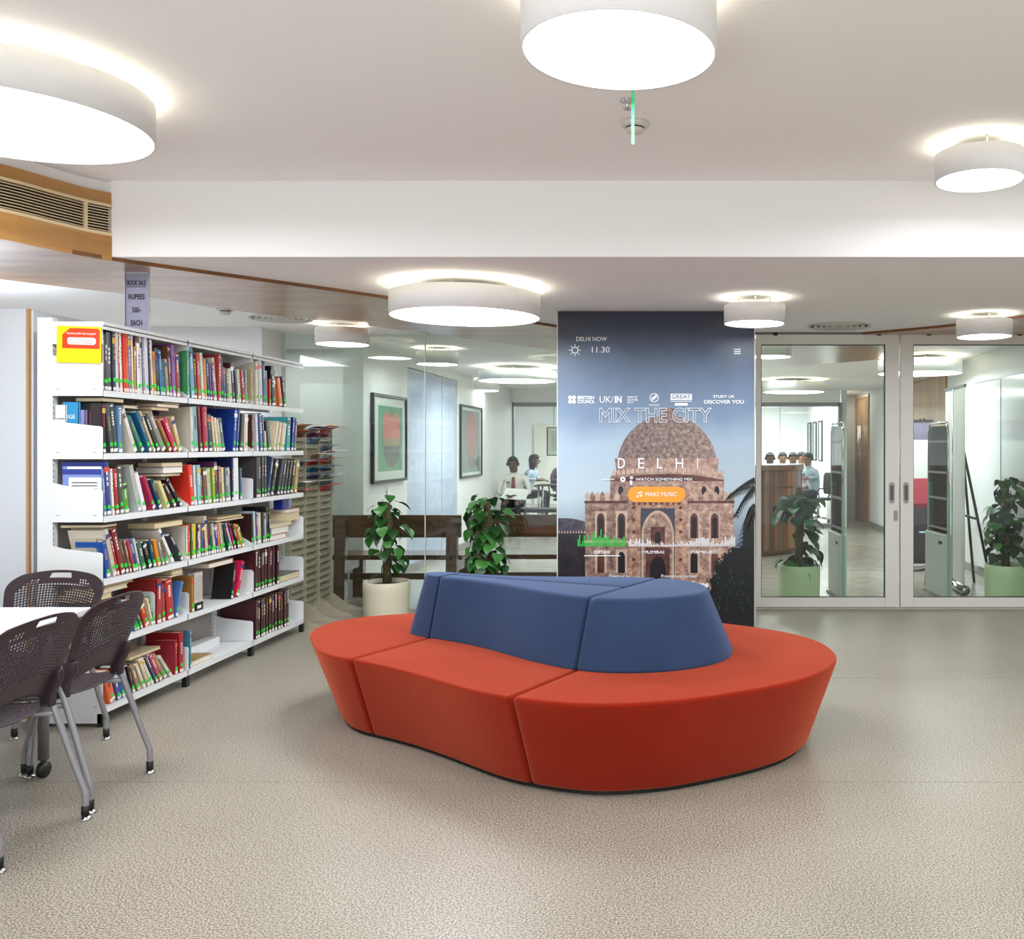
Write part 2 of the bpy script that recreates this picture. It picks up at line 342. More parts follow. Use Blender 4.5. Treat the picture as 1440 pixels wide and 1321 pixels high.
# ---------------------------------------------------------------- sliding glass doors
def sliding(name, x0, x1, left_stile, right_stile, pull_x, label, lock=False):
    zt, zb0 = px(0, 471, YG).z, .022; gt, gb = px(0, 485, YG).z, px(0, 840, YG).z
    r = empty(name, (x0, YG, 0), label=label, category='glass door'); W = x1-x0
    mb = MB(); t = .03
    mb.box((0, -t, zb0), (left_stile, t, zt), ALU); mb.box((W-right_stile, -t, zb0), (W, t, zt), ALU)
    mb.box((left_stile, -t, gt), (W-right_stile, t, zt), ALU); mb.box((left_stile, -t, zb0), (W-right_stile, t, gb), ALU)
    mb.build('frame', r, bevel=.003)
    mb = MB()
    a, b = left_stile, W-right_stile
    for q in ((a, -t-.001, gt-.006, b, gt), (a, -t-.001, gb, b, gb+.004), (a, -t-.001, gb, a+.005, gt), (b-.005, -t-.001, gb, b, gt)):
        mb.box((q[0], -.02, q[2]), (q[3], .02, q[4]), mat('gasket', '3a3c38', .6))
    mb.build('gasket', r)
    mb = MB(); mb.box((a, -.004, gb), (b, .004, gt), GLASSD); mb.build('glass_pane', r)
    z = px(0, 693, YG).z
    mb = MB(); P = pull_x-x0
    mb.prism([(P+.026*math.cos(k*PI/8), z+.10*(1 if math.sin(k*PI/8) >= 0 else -1)*.0+z*0+.026*math.sin(k*PI/8)+(.07 if math.sin(k*PI/8) >= 0 else -.07)) for k in range(16)], .030, .036, mat('satin_steel', '9a9a98', .35, .8), M=Matrix.Rotation(PI/2, 4, 'X'))
    h = mb.build('pull_handle', r)
    mb = MB(); mb.prism([(P+.015*math.cos(k*PI/8), z+.015*math.sin(k*PI/8)+(.055 if math.sin(k*PI/8) >= 0 else -.055)) for k in range(16)], .0361, .0365, mat('pull_recess', '5c5c5c', .4, .5), M=Matrix.Rotation(PI/2, 4, 'X')); mb.build('finger_recess', h)
    if lock:
        zl = px(0, 725, YG).z; mb = MB(); mb.prism([(P+.035+.018*math.cos(k*PI/8), zl+.018*math.sin(k*PI/8)+(.03 if math.sin(k*PI/8) >= 0 else -.03)) for k in range(16)], .030, .036, _M['satin_steel'], M=Matrix.Rotation(PI/2, 4, 'X')); mb.build('lock', r)
    return r
xa, xb, xc = px(1063, 0, YG).x, px(1263.5, 0, YG).x, px(1265.5, 0, YG).x
sliding('sliding_door', xa, xb, .045, .125, px(1253, 0, YG).x, 'sliding glass door beside the tall poster, with a lock below its pull', True)
sliding('sliding_door', xc, xc+1.45, .115, .12, px(1273, 0, YG).x, 'sliding glass door at the far right in front of the banner stand')
mb = MB(); mb.box((xa-.1, YG+.0, .0), (3.4, YG+.05, .02), ALU); st(mb, 'trim_2')
mb = MB(); mb.box((xa-.1, YG-.03, ZC-.018), (3.4, YG+.04, ZC), mat('door_track', '6e6c68', .4)); 
for x in (1090, 1235, 1305, 1352, 1432): q = px(x, 0, YG).x; mb.box((q-.02, YG-.045, ZC-.03), (q+.02, YG-.03, ZC-.004), DARK)
st(mb, 'trim_3')
# wooden doors in the corridor's right wall
for y0, y1, zt, lab in ((12.0, 14.1, 2.45, 'tall wooden door with a long bar handle, behind the banner stand'), (17.3, 18.7, 2.43, 'farthest wooden door at the end of the corridor on its right wall')):
    r = empty('wooden_door', (3.25, y0, 0), label=lab, category='door')
    mb = MB(); W = y1-y0
    mb.box((-.03, 0, 0), (.03, .06, zt), OWOOD); mb.box((-.03, W-.06, 0), (.03, W, zt), OWOOD); mb.box((-.03, .06, zt-.06), (.03, W-.06, zt), OWOOD); mb.build('frame', r)
    for k in range(2):
        a = .06+k*(W-.12)/2; b = a+(W-.12)/2-.006
        mb = MB(); mb.box((-.012, a, .01), (.025, b, zt-.065), OWOOD); lf = mb.build('leaf', r)
        hy = b-.1 if k == 0 else a+.1
        mb = MB(); mb.tube([(-.07, hy, .62), (-.07, hy, 1.85)], .016, CHROME); mb.tube([(-.012, hy, .75), (-.07, hy, .75)], .01, CHROME); mb.tube([(-.012, hy, 1.72), (-.07, hy, 1.72)], .01, CHROME)
        mb.build('bar_handle', lf)
mb = MB(); vs, fs = text_mesh('4', .16, BLACK, Matrix.Translation((3.02, 18.79, 1.62)) @ Matrix.Rotation(PI/2, 4, 'X')); mb.add(vs, fs, BLACK)
mb.build('door_number', label='small black number 4 on the beige wall at the corridor end', category='sign')
# white board panels on the corridor's right wall
r = empty('wall_panel_set', (3.24, 8.9, 0), label='row of glossy white panels on the right corridor wall behind the potted plant', category='wall panels')
GP = mat('glossy_white_panel', 'd3d6d8', .12)
for k in range(2):
    mb = MB(); mb.box((-.03, k*.9+.008, .12), (0, k*.9+.89, 2.17), GP); mb.build('panel', r)
mb = MB(); mb.box((-.035, 0, 2.172), (0, 1.8, 2.19), GREYF); mb.box((-.035, .892, .12), (0, .9, 2.17), GREYF); mb.build('edge_strip', r)
# ---------------------------------------------------------------- drum ceiling lights
LAMP = emit('lamp_diffuser', 'f5f9ff', 17.0); UPL = emit('lamp_uplight', 'fff6dc', 9.5); DRUM = mat('lamp_drum_white', 'ecebea', .6)
def drum(x, y, zc, r, h, gap, label, group):
    t = empty('drum_light', (x, y, zc), label=label, category='ceiling light', group=group)
    mb = MB(); zt, zb = -gap, -gap-h
    mb.lathe([(r*.93, zt-.004), (r-.006, zt-.004), (r-.006, zt), (r, zt), (r, zb), (r-.008, zb), (r-.008, zb+.02), (r*.93, zt-.004)], DRUM, 64)
    o = mb.build('drum', t)
    mb = MB(); mb.lathe([(0, zb+.006), (r-.008, zb+.006)], LAMP, 64, smooth=False); mb.build('diffuser', t)
    mb = MB(); mb.lathe([(r*.80, zt-.006), (r*.93, zt-.006)], UPL, 64); mb.build('uplight_ring', t)
    mb = MB(); mb.lathe([(0, zt-.003), (r*.80, zt-.003)], DARK, 48); mb.build('top_plate', t)
    for k in range(3):
        a = k*2*PI/3+.5; mb = MB(); mb.tube([(r*.6*math.cos(a), r*.6*math.sin(a), 0), (r*.6*math.cos(a), r*.6*math.sin(a), zt-.004)], .006, CHROME, 6); mb.build('hanger', t)
    return t
LG, SM = 'large white drum lights', 'small white drum lights'
def at(xc, yc, zb): Y = F*(zb-CH)/(CY-yc); return (xc-CX)*Y/F, Y
def dl(xc, yc, zc, r, h, gap, label, g=SM):
    X, Y = at(xc, yc, zc-gap-h); return drum(X, Y, zc, r, h, gap, label, g)
drum(-2.63, 3.61, ZU, .49, .15, .05, 'large drum light at the left edge, above the wooden bulkhead grille', LG)
dl(871, 75.7, ZU, .30, .16, .06, 'medium drum light at the top of the picture, beside a smoke detector', LG)
dl(1377.5, 254.7, ZU, .205, .125, .055, 'small drum light on the upper ceiling at the right edge')
dl(655, 446.5, ZC, .47, .145, .055, 'large drum light hanging over the wooden soffit, left of the tall poster', LG)
dl(1061, 456, ZC, .21, .128, .055, 'small drum light in front of the poster top corner')
dl(1384, 474.3, ZC, .21, .128, .05, 'small drum light in front of the right sliding door')
dl(481.5, 485, ZC, .215, .13, .045, 'small drum light above the leaflet rack, in front of the glass')
G2 = 'drum lights beyond the glass'
dl(615, 513, ZC, .215, .13, .045, 'small drum light beyond the glass joint', G2)
dl(674, 550, ZC, .30, .15, .03, 'farthest small drum light beyond the glass, over the second framed print', G2)
dl(727.5, 536.5, ZC, .49, .13, .06, 'large drum light beyond the glass, beside the poster left edge', G2)
dl(1082, 502.5, ZC, .21, .13, .05, 'small drum light just behind the left sliding door', G2)
dl(1116, 552, ZC, .47, .15, .05, 'large drum light over the reception desk', G2)
dl(1293, 526, ZC, .47, .15, .05, 'large drum light behind the right sliding door', G2)
for x0, y0 in ((2.0, 19.0), (-3.2, 19.5)):
    t = empty('strip_light', (x0, y0, ZC), label='slim white strip light in the office %s' % ('above the men at the table' if x0 > 0 else 'near the framed picture'), category='ceiling light')
    mb = MB(); mb.box((-.3, -.08, -.04), (.3, .08, 0), DRUM); mb.build('housing', t)
    mb = MB(); mb.box((-.28, -.07, -.046), (.28, .07, -.041), LAMP); mb.build('diffuser', t)
# ---------------------------------------------------------------- ceiling fittings
def detector(x, y, z, label):
    t = empty('smoke_detector', (x, y, z), label=label, category='smoke detector')
    mb = MB(); mb.lathe([(0, 0), (.062, 0), (.062, -.012), (.055, -.02), (.04, -.024)], mat('detector_white', 'cfcac0', .5), 24); mb.build('base', t)
    mb = MB(); mb.lathe([(.036, -.024), (.036, -.03)], DARK, 24); mb.build('vent', t)
    mb = MB(); mb.lathe([(.04, -.03), (.036, -.044), (.018, -.052), (0, -.053)], _M['detector_white'], 24); mb.build('cap', t)
X, Y = at(893, 172, ZU); detector(X, Y, ZU, 'smoke detector on the upper ceiling below the medium drum light')
X, Y = at(317, 433, ZC); detector(X, Y, ZC, 'smoke detector on the lower ceiling above the bookcase')
X, Y = at(617+0, 526+5, ZC); 
def sprinkler(xp, yp, z, label):
    X, Y = at(xp, yp, z); t = empty('sprinkler_head', (X, Y, z), label=label, category='sprinkler')
    mb = MB(); mb.lathe([(0, 0), (.03, 0), (.03, -.006), (.01, -.01), (.008, -.03)], CHROME, 16); mb.build('flange', t)
    mb = MB(); mb.lathe([(0, -.034), (.017, -.034), (.017, -.037), (0, -.038)], CHROME, 16); mb.build('deflector', t)
sprinkler(205, 436, ZC, 'tiny sprinkler head above the hanging paper sign'); sprinkler(882, 141, ZU, 'small sprinkler head right under the medium drum light')
def camera_dome(xp, yp, label):
    X, Y = at(xp, yp, ZC); t = empty('security_camera', (X, Y, ZC), label=label, category='camera')
    mb = MB(); mb.lathe([(0, 0), (.07, 0), (.07, -.05), (.055, -.06)], GREYF, 20); mb.build('housing', t)
    mb = MB(); mb.lathe([(.055, -.06), (.045, -.09), (.02, -.11), (0, -.113)], BLACK, 20); mb.build('dome', t)
camera_dome(619, 522, 'small dark security camera on the corridor ceiling over the bench'); camera_dome(697, 548, 'farther grey security camera near the glazed partition')
def vent(xp, yp, r, label, dark):
    X, Y = at(xp, yp, ZC); t = empty('round_air_vent', (X, Y, ZC), label=label, category='air vent')
    VM = mat('vent_white', 'd0cbc2', .5)
    mb = MB(); mb.lathe([(0, -.002), (r*.93, -.002)], DARK if dark else mat('vent_shade', '8d8880', .8), 40); mb.build('backing', t)
    for k, q in enumerate((1.0, .80, .62, .44, .26)):
        mb = MB(); mb.lathe([(r*q, -.001 if k == 0 else -.006), (r*q-.004, -.014), (r*(q-.10), -.004)], VM, 40); mb.build('ring', t)
vent(1180, 458, .27, 'round white air vent above the left sliding door', True); vent(395, 447, .24, 'round white air vent above the far end of the bookcase', False)
mb = MB(); X, Y = at(890, 134, ZU); Y = 3.3; X = (890-CX)*Y/F; z1 = ZU; z0 = CH+(CY-203)*Y/F
mb.box((-.005, -.001, z0-z1), (.005, .001, 0), mat('green_strip', '3be08c', .4)); mb.build('hanging_strip', loc=(X, Y, z1), label='thin bright green strip hanging below the medium drum light', category='strip')
# ---------------------------------------------------------------- modular sofa
def fabric(name, c, c2):
    m = mat(name, c, .92, spec=.15, noise=.07, nscale=5, bump=.3, bscale=900); m.node_tree.nodes['Principled BSDF'].inputs['Sheen Weight'].default_value = .6
    m.node_tree.nodes['Principled BSDF'].inputs['Sheen Tint'].default_value = (*srgb(c2), 1); return m
RED = fabric('orange_red_wool', '841a07', 'ff8a66'); BLUE = fabric('blue_wool', '2a3a58', '8ca0c8')
ax, nx = Vector((.909, -.417)), Vector((.417, .909))
def tow(s, t): return Vector((.909*s+.417*t, -.417*s+.909*t))
rim = [(-2.05,5.03),(-2.135,5.20),(-2.17,5.42),(-2.10,5.63),(-1.97,5.75),(-1.73,5.84),(-1.449,5.86),(-1.077,5.82),(-.572,5.73),(0.0,5.61),(.22,5.49),(.42,5.35),(.58,5.18),(.68,4.99),(.72,4.77),(.71,4.59),(.64,4.39),(.52,4.21),(.36,4.07),(.158,3.94),(-.033,3.84),(-.215,3.79),(-.397,3.77),(-.586,3.81),(-.778,3.89),(-.915,3.97),(-1.06,4.09),(-1.215,4.23),(-1.445,4.42),(-1.64,4.55),(-1.80,4.65),(-1.93,4.80)]
def closed(P, n=220):
    Q = crom([(p[0], p[1], 0) for p in P], 8, True); d = [0]
    for i in range(len(Q)): d.append(d[-1]+(Q[(i+1) % len(Q)]-Q[i]).length)
    out = []; j = 0
    for k in range(n):
        t = d[-1]*k/n
        while d[j+1] < t: j += 1
        out.append(Q[j].lerp(Q[(j+1) % len(Q)], (t-d[j])/(d[j+1]-d[j])))
    for _ in range(6): out = [(out[i-1]+out[i]*2+out[(i+1) % n])/4 for i in range(n)]
    return [Vector((p.x, p.y)) for p in out]
def offs(P, d):
    n = len(P); A = sum(P[i].x*P[(i+1) % n].y-P[(i+1) % n].x*P[i].y for i in range(n)); sg = 1 if A > 0 else -1; out = []
    for i in range(n):
        t = (P[(i+2) % n]-P[i-2]).normalized(); nn = Vector((-t.y, t.x))*sg; dd = d
        out.append(P[i]+nn*dd)
    return out
def clip(P, s0, s1, tmid=None, side=0, M=60):
    """outline piece between axis stations s0..s1 (and one side of tmid); same number of points each time"""
    L = [(p.dot(ax), p.dot(nx)) for p in P]; n = len(L)
    def arc(test):
        ins = [test(q) for q in L]
        if all(ins): return L
        st_ = next(i for i in range(n) if ins[i] and not ins[i-1]); out = []
        i = st_
        while ins[i % n]: out.append(L[i % n]); i += 1
        return out, L[st_-1], L[i % n]
    if side == 0:
        s = s0 if s0 is not None else s1; inside = (lambda q: q[0] >= s) if s0 is not None else (lambda q: q[0] <= s)
        a, pb, pa = arc(inside)
        f = lambda u, v: (s, u[1]+(v[1]-u[1])*(s-u[0])/(v[0]-u[0]))
        a = [f(pb, a[0])]+a+[f(a[-1], pa)]; extra = []
    else:
        inside = lambda q: s0 <= q[0] <= s1 and ((q[1] < tmid) if side < 0 else (q[1] > tmid))
        a, pb, pa = arc(inside)
        def f(u, v):
            s = s0 if (min(u[0], v[0]) <= s0 <= max(u[0], v[0])) else s1
            return (s, u[1]+(v[1]-u[1])*(s-u[0])/(v[0]-u[0]))
        a = [f(pb, a[0])]+a+[f(a[-1], pa)]
        extra = [(a[-1][0], tmid), (a[0][0], tmid)]
    V = [Vector((q[0], q[1])) for q in a]; d = [0]
    for u, v in zip(V, V[1:]): d.append(d[-1]+(v-u).length)
    out = []; j = 0
    for k in range(M):
        t = min(d[-1]*k/(M-1), d[-1]-1e-7)
        while d[j+1] < t: j += 1
        out.append(V[j].lerp(V[j+1], (t-d[j])/(d[j+1]-d[j])))
    return [tow(*q) for q in out]+[tow(*q) for q in extra]
def module(name, P0, P1, z0, z1, m, parent, **k):
    n = len(P0); mb = MB()
    mid = []
    rings = []
    for f in (0, .33, .66, 1):
        bulge = .0
        rings.append([Vector((P0[i].x+(P1[i].x-P0[i].x)*f, P0[i].y+(P1[i].y-P0[i].y)*f, z0+(z1-z0)*f)) for i in range(n)])
    mb.loft(rings, m, True, True)
    o = mb.build(name, parent, bevel=.022, seg=4, fix=True, **k); o['note'] = ''
    del o['note']; return o
rimP = closed(rim); botP = offs(rimP, .15)
g = .004
C1, C2, TM = -3.42, -2.31, 4.17
sofa = empty('modular_sofa', (-.7, 4.8, 0), label='large curved modular sofa, orange-red seat around a blue backrest island', category='sofa')
off = Matrix.Translation((.7, -4.8, 0))
def sofa_fix(o): o.location = (.7, -4.8, 0)
for P1, P0, z0, z1, m, nm, tm in ((rimP, botP, .035, .43, RED, 'seat_module', 4.14),):
    for args in ((None, C1-g, None, 0), (C2+g, None, None, 0), (C1+g, C2-g, tm-g, -1), (C1+g, C2-g, tm+g, 1)):
        sofa_fix(module(nm, clip(P0, *args), clip(P1, *args), z0-.017, z1, m, sofa))
bb = [tow(*q) for q in ((-3.66,4.20),(-3.63,4.10),(-3.55,4.045),(-3.40,4.01),(-3.212,3.985),(-2.967,3.92),(-2.731,3.83),(-2.538,3.765),(-2.292,3.713),(-2.10,3.74),(-1.93,3.84),(-1.80,4.0),(-1.745,4.2),(-1.80,4.42),(-1.93,4.58),(-2.10,4.67),(-2.292,4.69),(-2.55,4.62),(-2.9,4.47),(-3.2,4.38),(-3.45,4.37),(-3.58,4.34),(-3.64,4.28))]
bbP = closed([(p.x, p.y) for p in bb])
CRt = Vector((-2.15, 4.2)); topP = []
for p in bbP:                                 # the top is smaller: taper grows towards the big end
    s_, t_ = p.dot(ax), p.dot(nx); k = (s_+3.66)/1.9
    ins = .085+.05*k; topP.append(ins)
nn = offs(bbP, 1.0); topP = [bbP[i]+(nn[i]-bbP[i])*topP[i] for i in range(len(bbP))]
for _ in range(3): topP = [(topP[i-1]+topP[i]*2+topP[(i+1) % len(topP)])/4 for i in range(len(topP))]
for args in ((None, C1-g, None, 0), (C2+g, None, None, 0), (C1+g, C2-g, 4.2-g, -1), (C1+g, C2-g, 4.2+g, 1)):
    sofa_fix(module('backrest_module', clip(bbP, *args), clip(topP, *args), .425, .752, BLUE, sofa, label='blue backrest block'))
mb = MB(); pl = offs(rimP, .175); mb.prism([(p.x, p.y) for p in pl], 0, .06, BLACK); sofa_fix(mb.build('plinth', sofa, label='black recessed plinth'))
# ---------------------------------------------------------------- poster board
YP = 7.07
def PX(x): return (x-CX)*YP/F
def PZ(y): return CH-(y-CY)*YP/F
poster = empty('poster_board', (PX(922), YP, 0), label='tall dark blue poster with a domed stone tomb and white lettering', category='poster')
PO = (PX(922), YP)
def pl_(poly, depth, m, mb): # flat print shape from plane coordinates
    mb.add([(PX(x)-PO[0], -depth, PZ(y)) for x, y in poly], [tuple(range(len(poly)))], m)
mb = MB(); mb.box((PX(783)-PO[0], .0, .02), (PX(1062)-PO[0], .05, ZC-.003), mat('board_edge', 'c8c8c4', .5)); mb.build('board', poster)
sky = bpy.data.materials.new('printed_sky'); sky.use_nodes = True; nt = sky.node_tree; b = nt.nodes['Principled BSDF']
tc = nt.nodes.new('ShaderNodeTexCoord'); sp = nt.nodes.new('ShaderNodeSeparateXYZ'); mr = nt.nodes.new('ShaderNodeMapRange'); rp = nt.nodes.new('ShaderNodeValToRGB')
nz = nt.nodes.new('ShaderNodeTexNoise'); nz.inputs['Scale'].default_value = 1.3; nz.inputs['Detail'].default_value = 3
ad = nt.nodes.new('ShaderNodeMath'); ad.operation = 'MULTIPLY_ADD'; ad.inputs[1].default_value = .5
mr.inputs['From Min'].default_value = .3+.25; mr.inputs['From Max'].default_value = ZC+.25
nt.links.new(tc.outputs['Object'], sp.inputs[0]); nt.links.new(tc.outputs['Object'], nz.inputs['Vector'])
nt.links.new(nz.outputs['Fac'], ad.inputs[0]); nt.links.new(sp.outputs['Z'], ad.inputs[2]); nt.links.new(ad.outputs[0], mr.inputs[0]); nt.links.new(mr.outputs[0], rp.inputs[0])
els = rp.color_ramp.elements; els[0].position = .0; els[0].color = (*srgb('1c2436'), 1); els[1].position = 1; els[1].color = (*srgb('20263a'), 1)
for p_, c_ in ((.18, '66788c'), (.38, 'adbfca'), (.55, '9db3c4'), (.66, '7389a4'), (.78, '5c6f8a'), (.88, '34435c'), (.95, '232b3f')):
    e = els.new(p_); e.color = (*srgb(c_), 1)
nt.links.new(rp.outputs[0], b.inputs['Base Color']); b.inputs['Roughness'].default_value = .35
mb = MB(); pl_([(784.5, 880+22), (1060.5, 902), (1060.5, 438), (784.5, 438)], .0015, sky, mb); mb.build('printed_sky', poster)
def stone(name, c1, c2, c3, sc=16, brick=True):
    m = bpy.data.materials.new(name); m.use_nodes = True; nt = m.node_tree; b = nt.nodes['Principled BSDF']
    tc = nt.nodes.new('ShaderNodeTexCoord'); mp = nt.nodes.new('ShaderNodeMapping'); mp.inputs['Rotation'].default_value = (PI/2, 0, 0)
    n = nt.nodes.new('ShaderNodeTexNoise'); n.inputs['Scale'].default_value = sc; n.inputs['Detail'].default_value = 8; n.inputs['Roughness'].default_value = .7
    r = nt.nodes.new('ShaderNodeValToRGB'); e = r.color_ramp.elements; e[0].position = .33; e[0].color = (*srgb(c1), 1); e[1].position = .67; e[1].color = (*srgb(c3), 1)
    k = e.new(.5); k.color = (*srgb(c2), 1)
    nt.links.new(tc.outputs['Object'], n.inputs['Vector']); nt.links.new(n.outputs['Fac'], r.inputs[0]); src = r.outputs[0]
    if brick:
        nt.links.new(tc.outputs['Object'], mp.inputs[0])
        br = nt.nodes.new('ShaderNodeTexBrick'); br.inputs['Scale'].default_value = 22; br.inputs['Mortar Size'].default_value = .03
        br.inputs['Color1'].default_value = (1, .95, .9, 1); br.inputs['Color2'].default_value = (.6, .55, .55, 1); br.inputs['Mortar'].default_value = (.45, .4, .4, 1)
        nt.links.new(mp.outputs[0], br.inputs['Vector']); mx = nt.nodes.new('ShaderNodeMix'); mx.data_type = 'RGBA'; mx.blend_type = 'MULTIPLY'; mx.inputs[0].default_value = .6
        nt.links.new(src, mx.inputs[6]); nt.links.new(br.outputs[0], mx.inputs[7]); src = mx.outputs[2]
    sx_ = nt.nodes.new('ShaderNodeSeparateXYZ'); mr_ = nt.nodes.new('ShaderNodeMapRange'); nt.links.new(tc.outputs['Object'], sx_.inputs[0])
    mr_.inputs['From Min'].default_value = -.35; mr_.inputs['From Max'].default_value = .45; mr_.inputs['To Min'].default_value = .62; mr_.inputs['To Max'].default_value = 1.12
    nt.links.new(sx_.outputs['X'], mr_.inputs[0]); vm = nt.nodes.new('ShaderNodeVectorMath'); vm.operation = 'SCALE'
    nt.links.new(src, vm.inputs[0]); nt.links.new(mr_.outputs[0], vm.inputs['Scale']); src = vm.outputs[0]
    nt.links.new(src, b.inputs['Base Color']); b.inputs['Roughness'].default_value = .4; return m
DOMS = stone('printed_dome_stone', '463c44', '84706a', 'b8a292', 34, False); DRS = stone('printed_drum_stone', '6d5654', 'b9998c', 'd9c2ae', 18)
WAL = stone('printed_wall_stone', '5c4846', 'ad8e80', 'e2c9b2', 20); WALC = stone('printed_gate_stone', '74544e', 'bd957f', 'e6c8ac', 20)
DKR = stone('printed_red_recess', '2f1c1e', '5d3632', '6f4a40', 12, False); DKW = mat('printed_dark', '17131a', .4); FRM = mat('printed_arch_trim', 'b59d8c', .4, noise=.2)
BUSH = mat('printed_bush', '0b1214', .4, noise=.6, nscale=30); FARD = stone('printed_far_dome', '2a2c3a', '474556', '6a6066', 14, False)
SHD = stone('printed_dark_wall', '14161f', '26242c', '3a3234', 14, False)
def arch(cx, yt, yb, wd, k=8):
    h = wd*.75; P_ = [(cx-wd/2, yb), (cx+wd/2, yb)]
    R_ = [(cx+wd/2*math.cos(PI/2*i/k), yt+h-h*math.sin(PI/2*i/k)**1.15) for i in range(k+1)]
    L_ = [(2*cx-x, y) for x, y in R_[::-1]][1:]; return P_+R_+L_
mb = MB()
pl_([(784.5, 900), (838, 900), (838, 745)]+[(838-53*i/8*1.0, 745-0-16*math.sin(PI/2*min(1, i/8+.2))) for i in range(9)], .002, FARD, mb)
pl_([(784.5, 902), (830, 902), (826, 750), (784.5, 748)], .0022, SHD, mb)
for i in range(12): pl_([(785+i*4, 750), (787.5+i*4, 750), (786.2+i*4, 746)], .0024, FRM, mb)
mb.build('printed_far_tomb', poster)
mb = MB()
dome = [(938+71*math.cos(a), 664-80*math.sin(a)**.92) for a in [PI*i/36 for i in range(37)]]
pl_(dome, .0025, DOMS, mb)
pl_([(867, 664), (1009, 664), (1011, 645), (864.5, 645)][::-1], .0026, DRS, mb)
pl_([(918, 592), (958, 592), (950, 584), (947, 578), (948, 575), (940, 572), (932, 575), (930, 578), (928, 584)], .0026, DOMS, mb)
mb.build('printed_dome', poster)
mb = MB()
pl_([(858, 700), (1018, 700), (1018, 672), (1012, 666), (975, 659), (938, 657), (900, 659), (864, 665), (858, 672)], .0028, DRS, mb)
for i in range(24):
    x = 861+i*6.6; dy = 5*abs(i-11.5)**2/132; pl_([(x, 664+dy), (x+5, 664+dy), (x+5, 659+dy), (x+2.5, 656+dy), (x, 659+dy)], .0029, FRM, mb)
pl_([(858, 677), (1018, 677), (1018, 675), (975, 668), (938, 666.5), (900, 668), (858, 675)], .003, DKR, mb)
for cx in (873, 917, 957, 990, 1008): pl_(arch(cx, 684, 696, 7), .0031, DKW, mb)
mb.build('printed_drum', poster)
mb = MB()
pl_([(823, 812+80), (1032, 892), (1032, 698), (823, 698)], .0032, WAL, mb)
pl_([(884, 892), (963, 892), (963, 686), (884, 686)], .0034, WALC, mb)
for x0, x1, yb in ((823, 882, 705), (968, 1032, 705)):
    x = x0
    while x < x1-6: pl_([(x, yb), (x+6.5, yb), (x+6.5, yb-9), (x+3.2, yb-14), (x, yb-9)], .0035, FRM if int(x) % 2 else WAL, mb); x += 7
    pl_([(x0-1, 708), (x1+1, 708), (x1+1, 704.5), (x0-1, 704.5)], .0036, DKR, mb)
pl_([(822, 764), (1033, 764), (1033, 760), (822, 760)], .0036, FRM, mb)
for cx in (845, 874, 976, 1005):
    pl_([(cx-8, 757), (cx+8, 757), (cx+8, 719), (cx-8, 719)], .0037, FRM, mb); pl_(arch(cx, 722, 757, 11), .0039, DKR, mb); pl_(arch(cx, 727, 757, 6.5), .004, DKW, mb)
    pl_([(cx-8, 806), (cx+8, 806), (cx+8, 773), (cx-8, 773)], .0037, FRM, mb); pl_(arch(cx, 776, 806, 10), .0039, DKR if cx in (845, 1005) else DKW, mb)
pl_([(901, 892), (949, 892), (949, 715), (901, 715)], .0038, mat('printed_slate', '3a3c4c', .4, noise=.3), mb)
pl_(arch(925, 718, 892, 46), .0040, FRM, mb); pl_(arch(925, 722, 892, 40), .0042, WAL, mb); pl_([(908, 892), (942, 892), (942, 770), (908, 770)], .0043, DKR, mb)
pl_([(915, 762), (935, 762), (935, 741), (915, 741)], .0043, DKR, mb); pl_(arch(925, 748, 764, 8), .0045, DKW, mb); pl_(arch(925, 783, 892, 22), .0046, DKW, mb)
for y in (714, 731, 748, 787):
    for x in (891, 957): pl_([(x-2, y+2.4), (x+2.4, y+2.4), (x+2.4, y-2), (x-2, y-2)], .0044, DKR, mb)
for i in range(9): pl_([(889+i*8, 710), (893+i*8, 710), (893+i*8, 707), (889+i*8, 707)], .0044, DKR, mb)
mb.build('printed_tomb', poster)
mb = MB(); rr = random.Random(3)
def fan(cx, cy, n, rx, ry, a0, a1):
    P_ = []
    for i in range(n):
        a = a0+(a1-a0)*i/(n-1); k = 1+(.22*rr.random() if i % 2 else -.12); P_.append((cx+rx*k*math.cos(a), cy-ry*k*math.sin(a)))
    return P_
bush = [(1060.5, 902), (985, 902)]+[(988+rr.uniform(-3, 3), 860), (992, 842), (1000+rr.uniform(-3, 3), 828), (998, 815), (1008, 806), (1006, 797), (1016, 790), (1018, 782), (1028, 776), (1030, 770), (1040, 771), (1046, 765), (1053, 768), (1060.5, 762)][::1]
pl_(bush[:1]+bush[1:], .0048, BUSH, mb)
pl_([(784.5, 902), (1060.5, 902), (1060.5, 868), (1000, 850), (940, 846), (880, 848), (784.5, 838)], .0050, mat('printed_ground', '10131a', .4), mb)
def frond(x0, y0, x1, y1, sag, ln):
    prev = None
    for i in range(14):
        t = i/13; x = x0+(x1-x0)*t; y = y0+(y1-y0)*t+sag*(4*t*(1-t))*-1
        if prev: pl_([prev, (x, y), (x, y+1.5), (prev[0], prev[1]+1.5)], .0052, BUSH, mb)
        l = ln*(1-.5*t)
        pl_([(x-1.6, y), (x+1.6, y), (x-3-6*t, y+l)], .0053, BUSH, mb); pl_([(x-1.2, y), (x+1.2, y), (x+3, y+l*.8)], .0054, BUSH, mb)
        prev = (x, y)
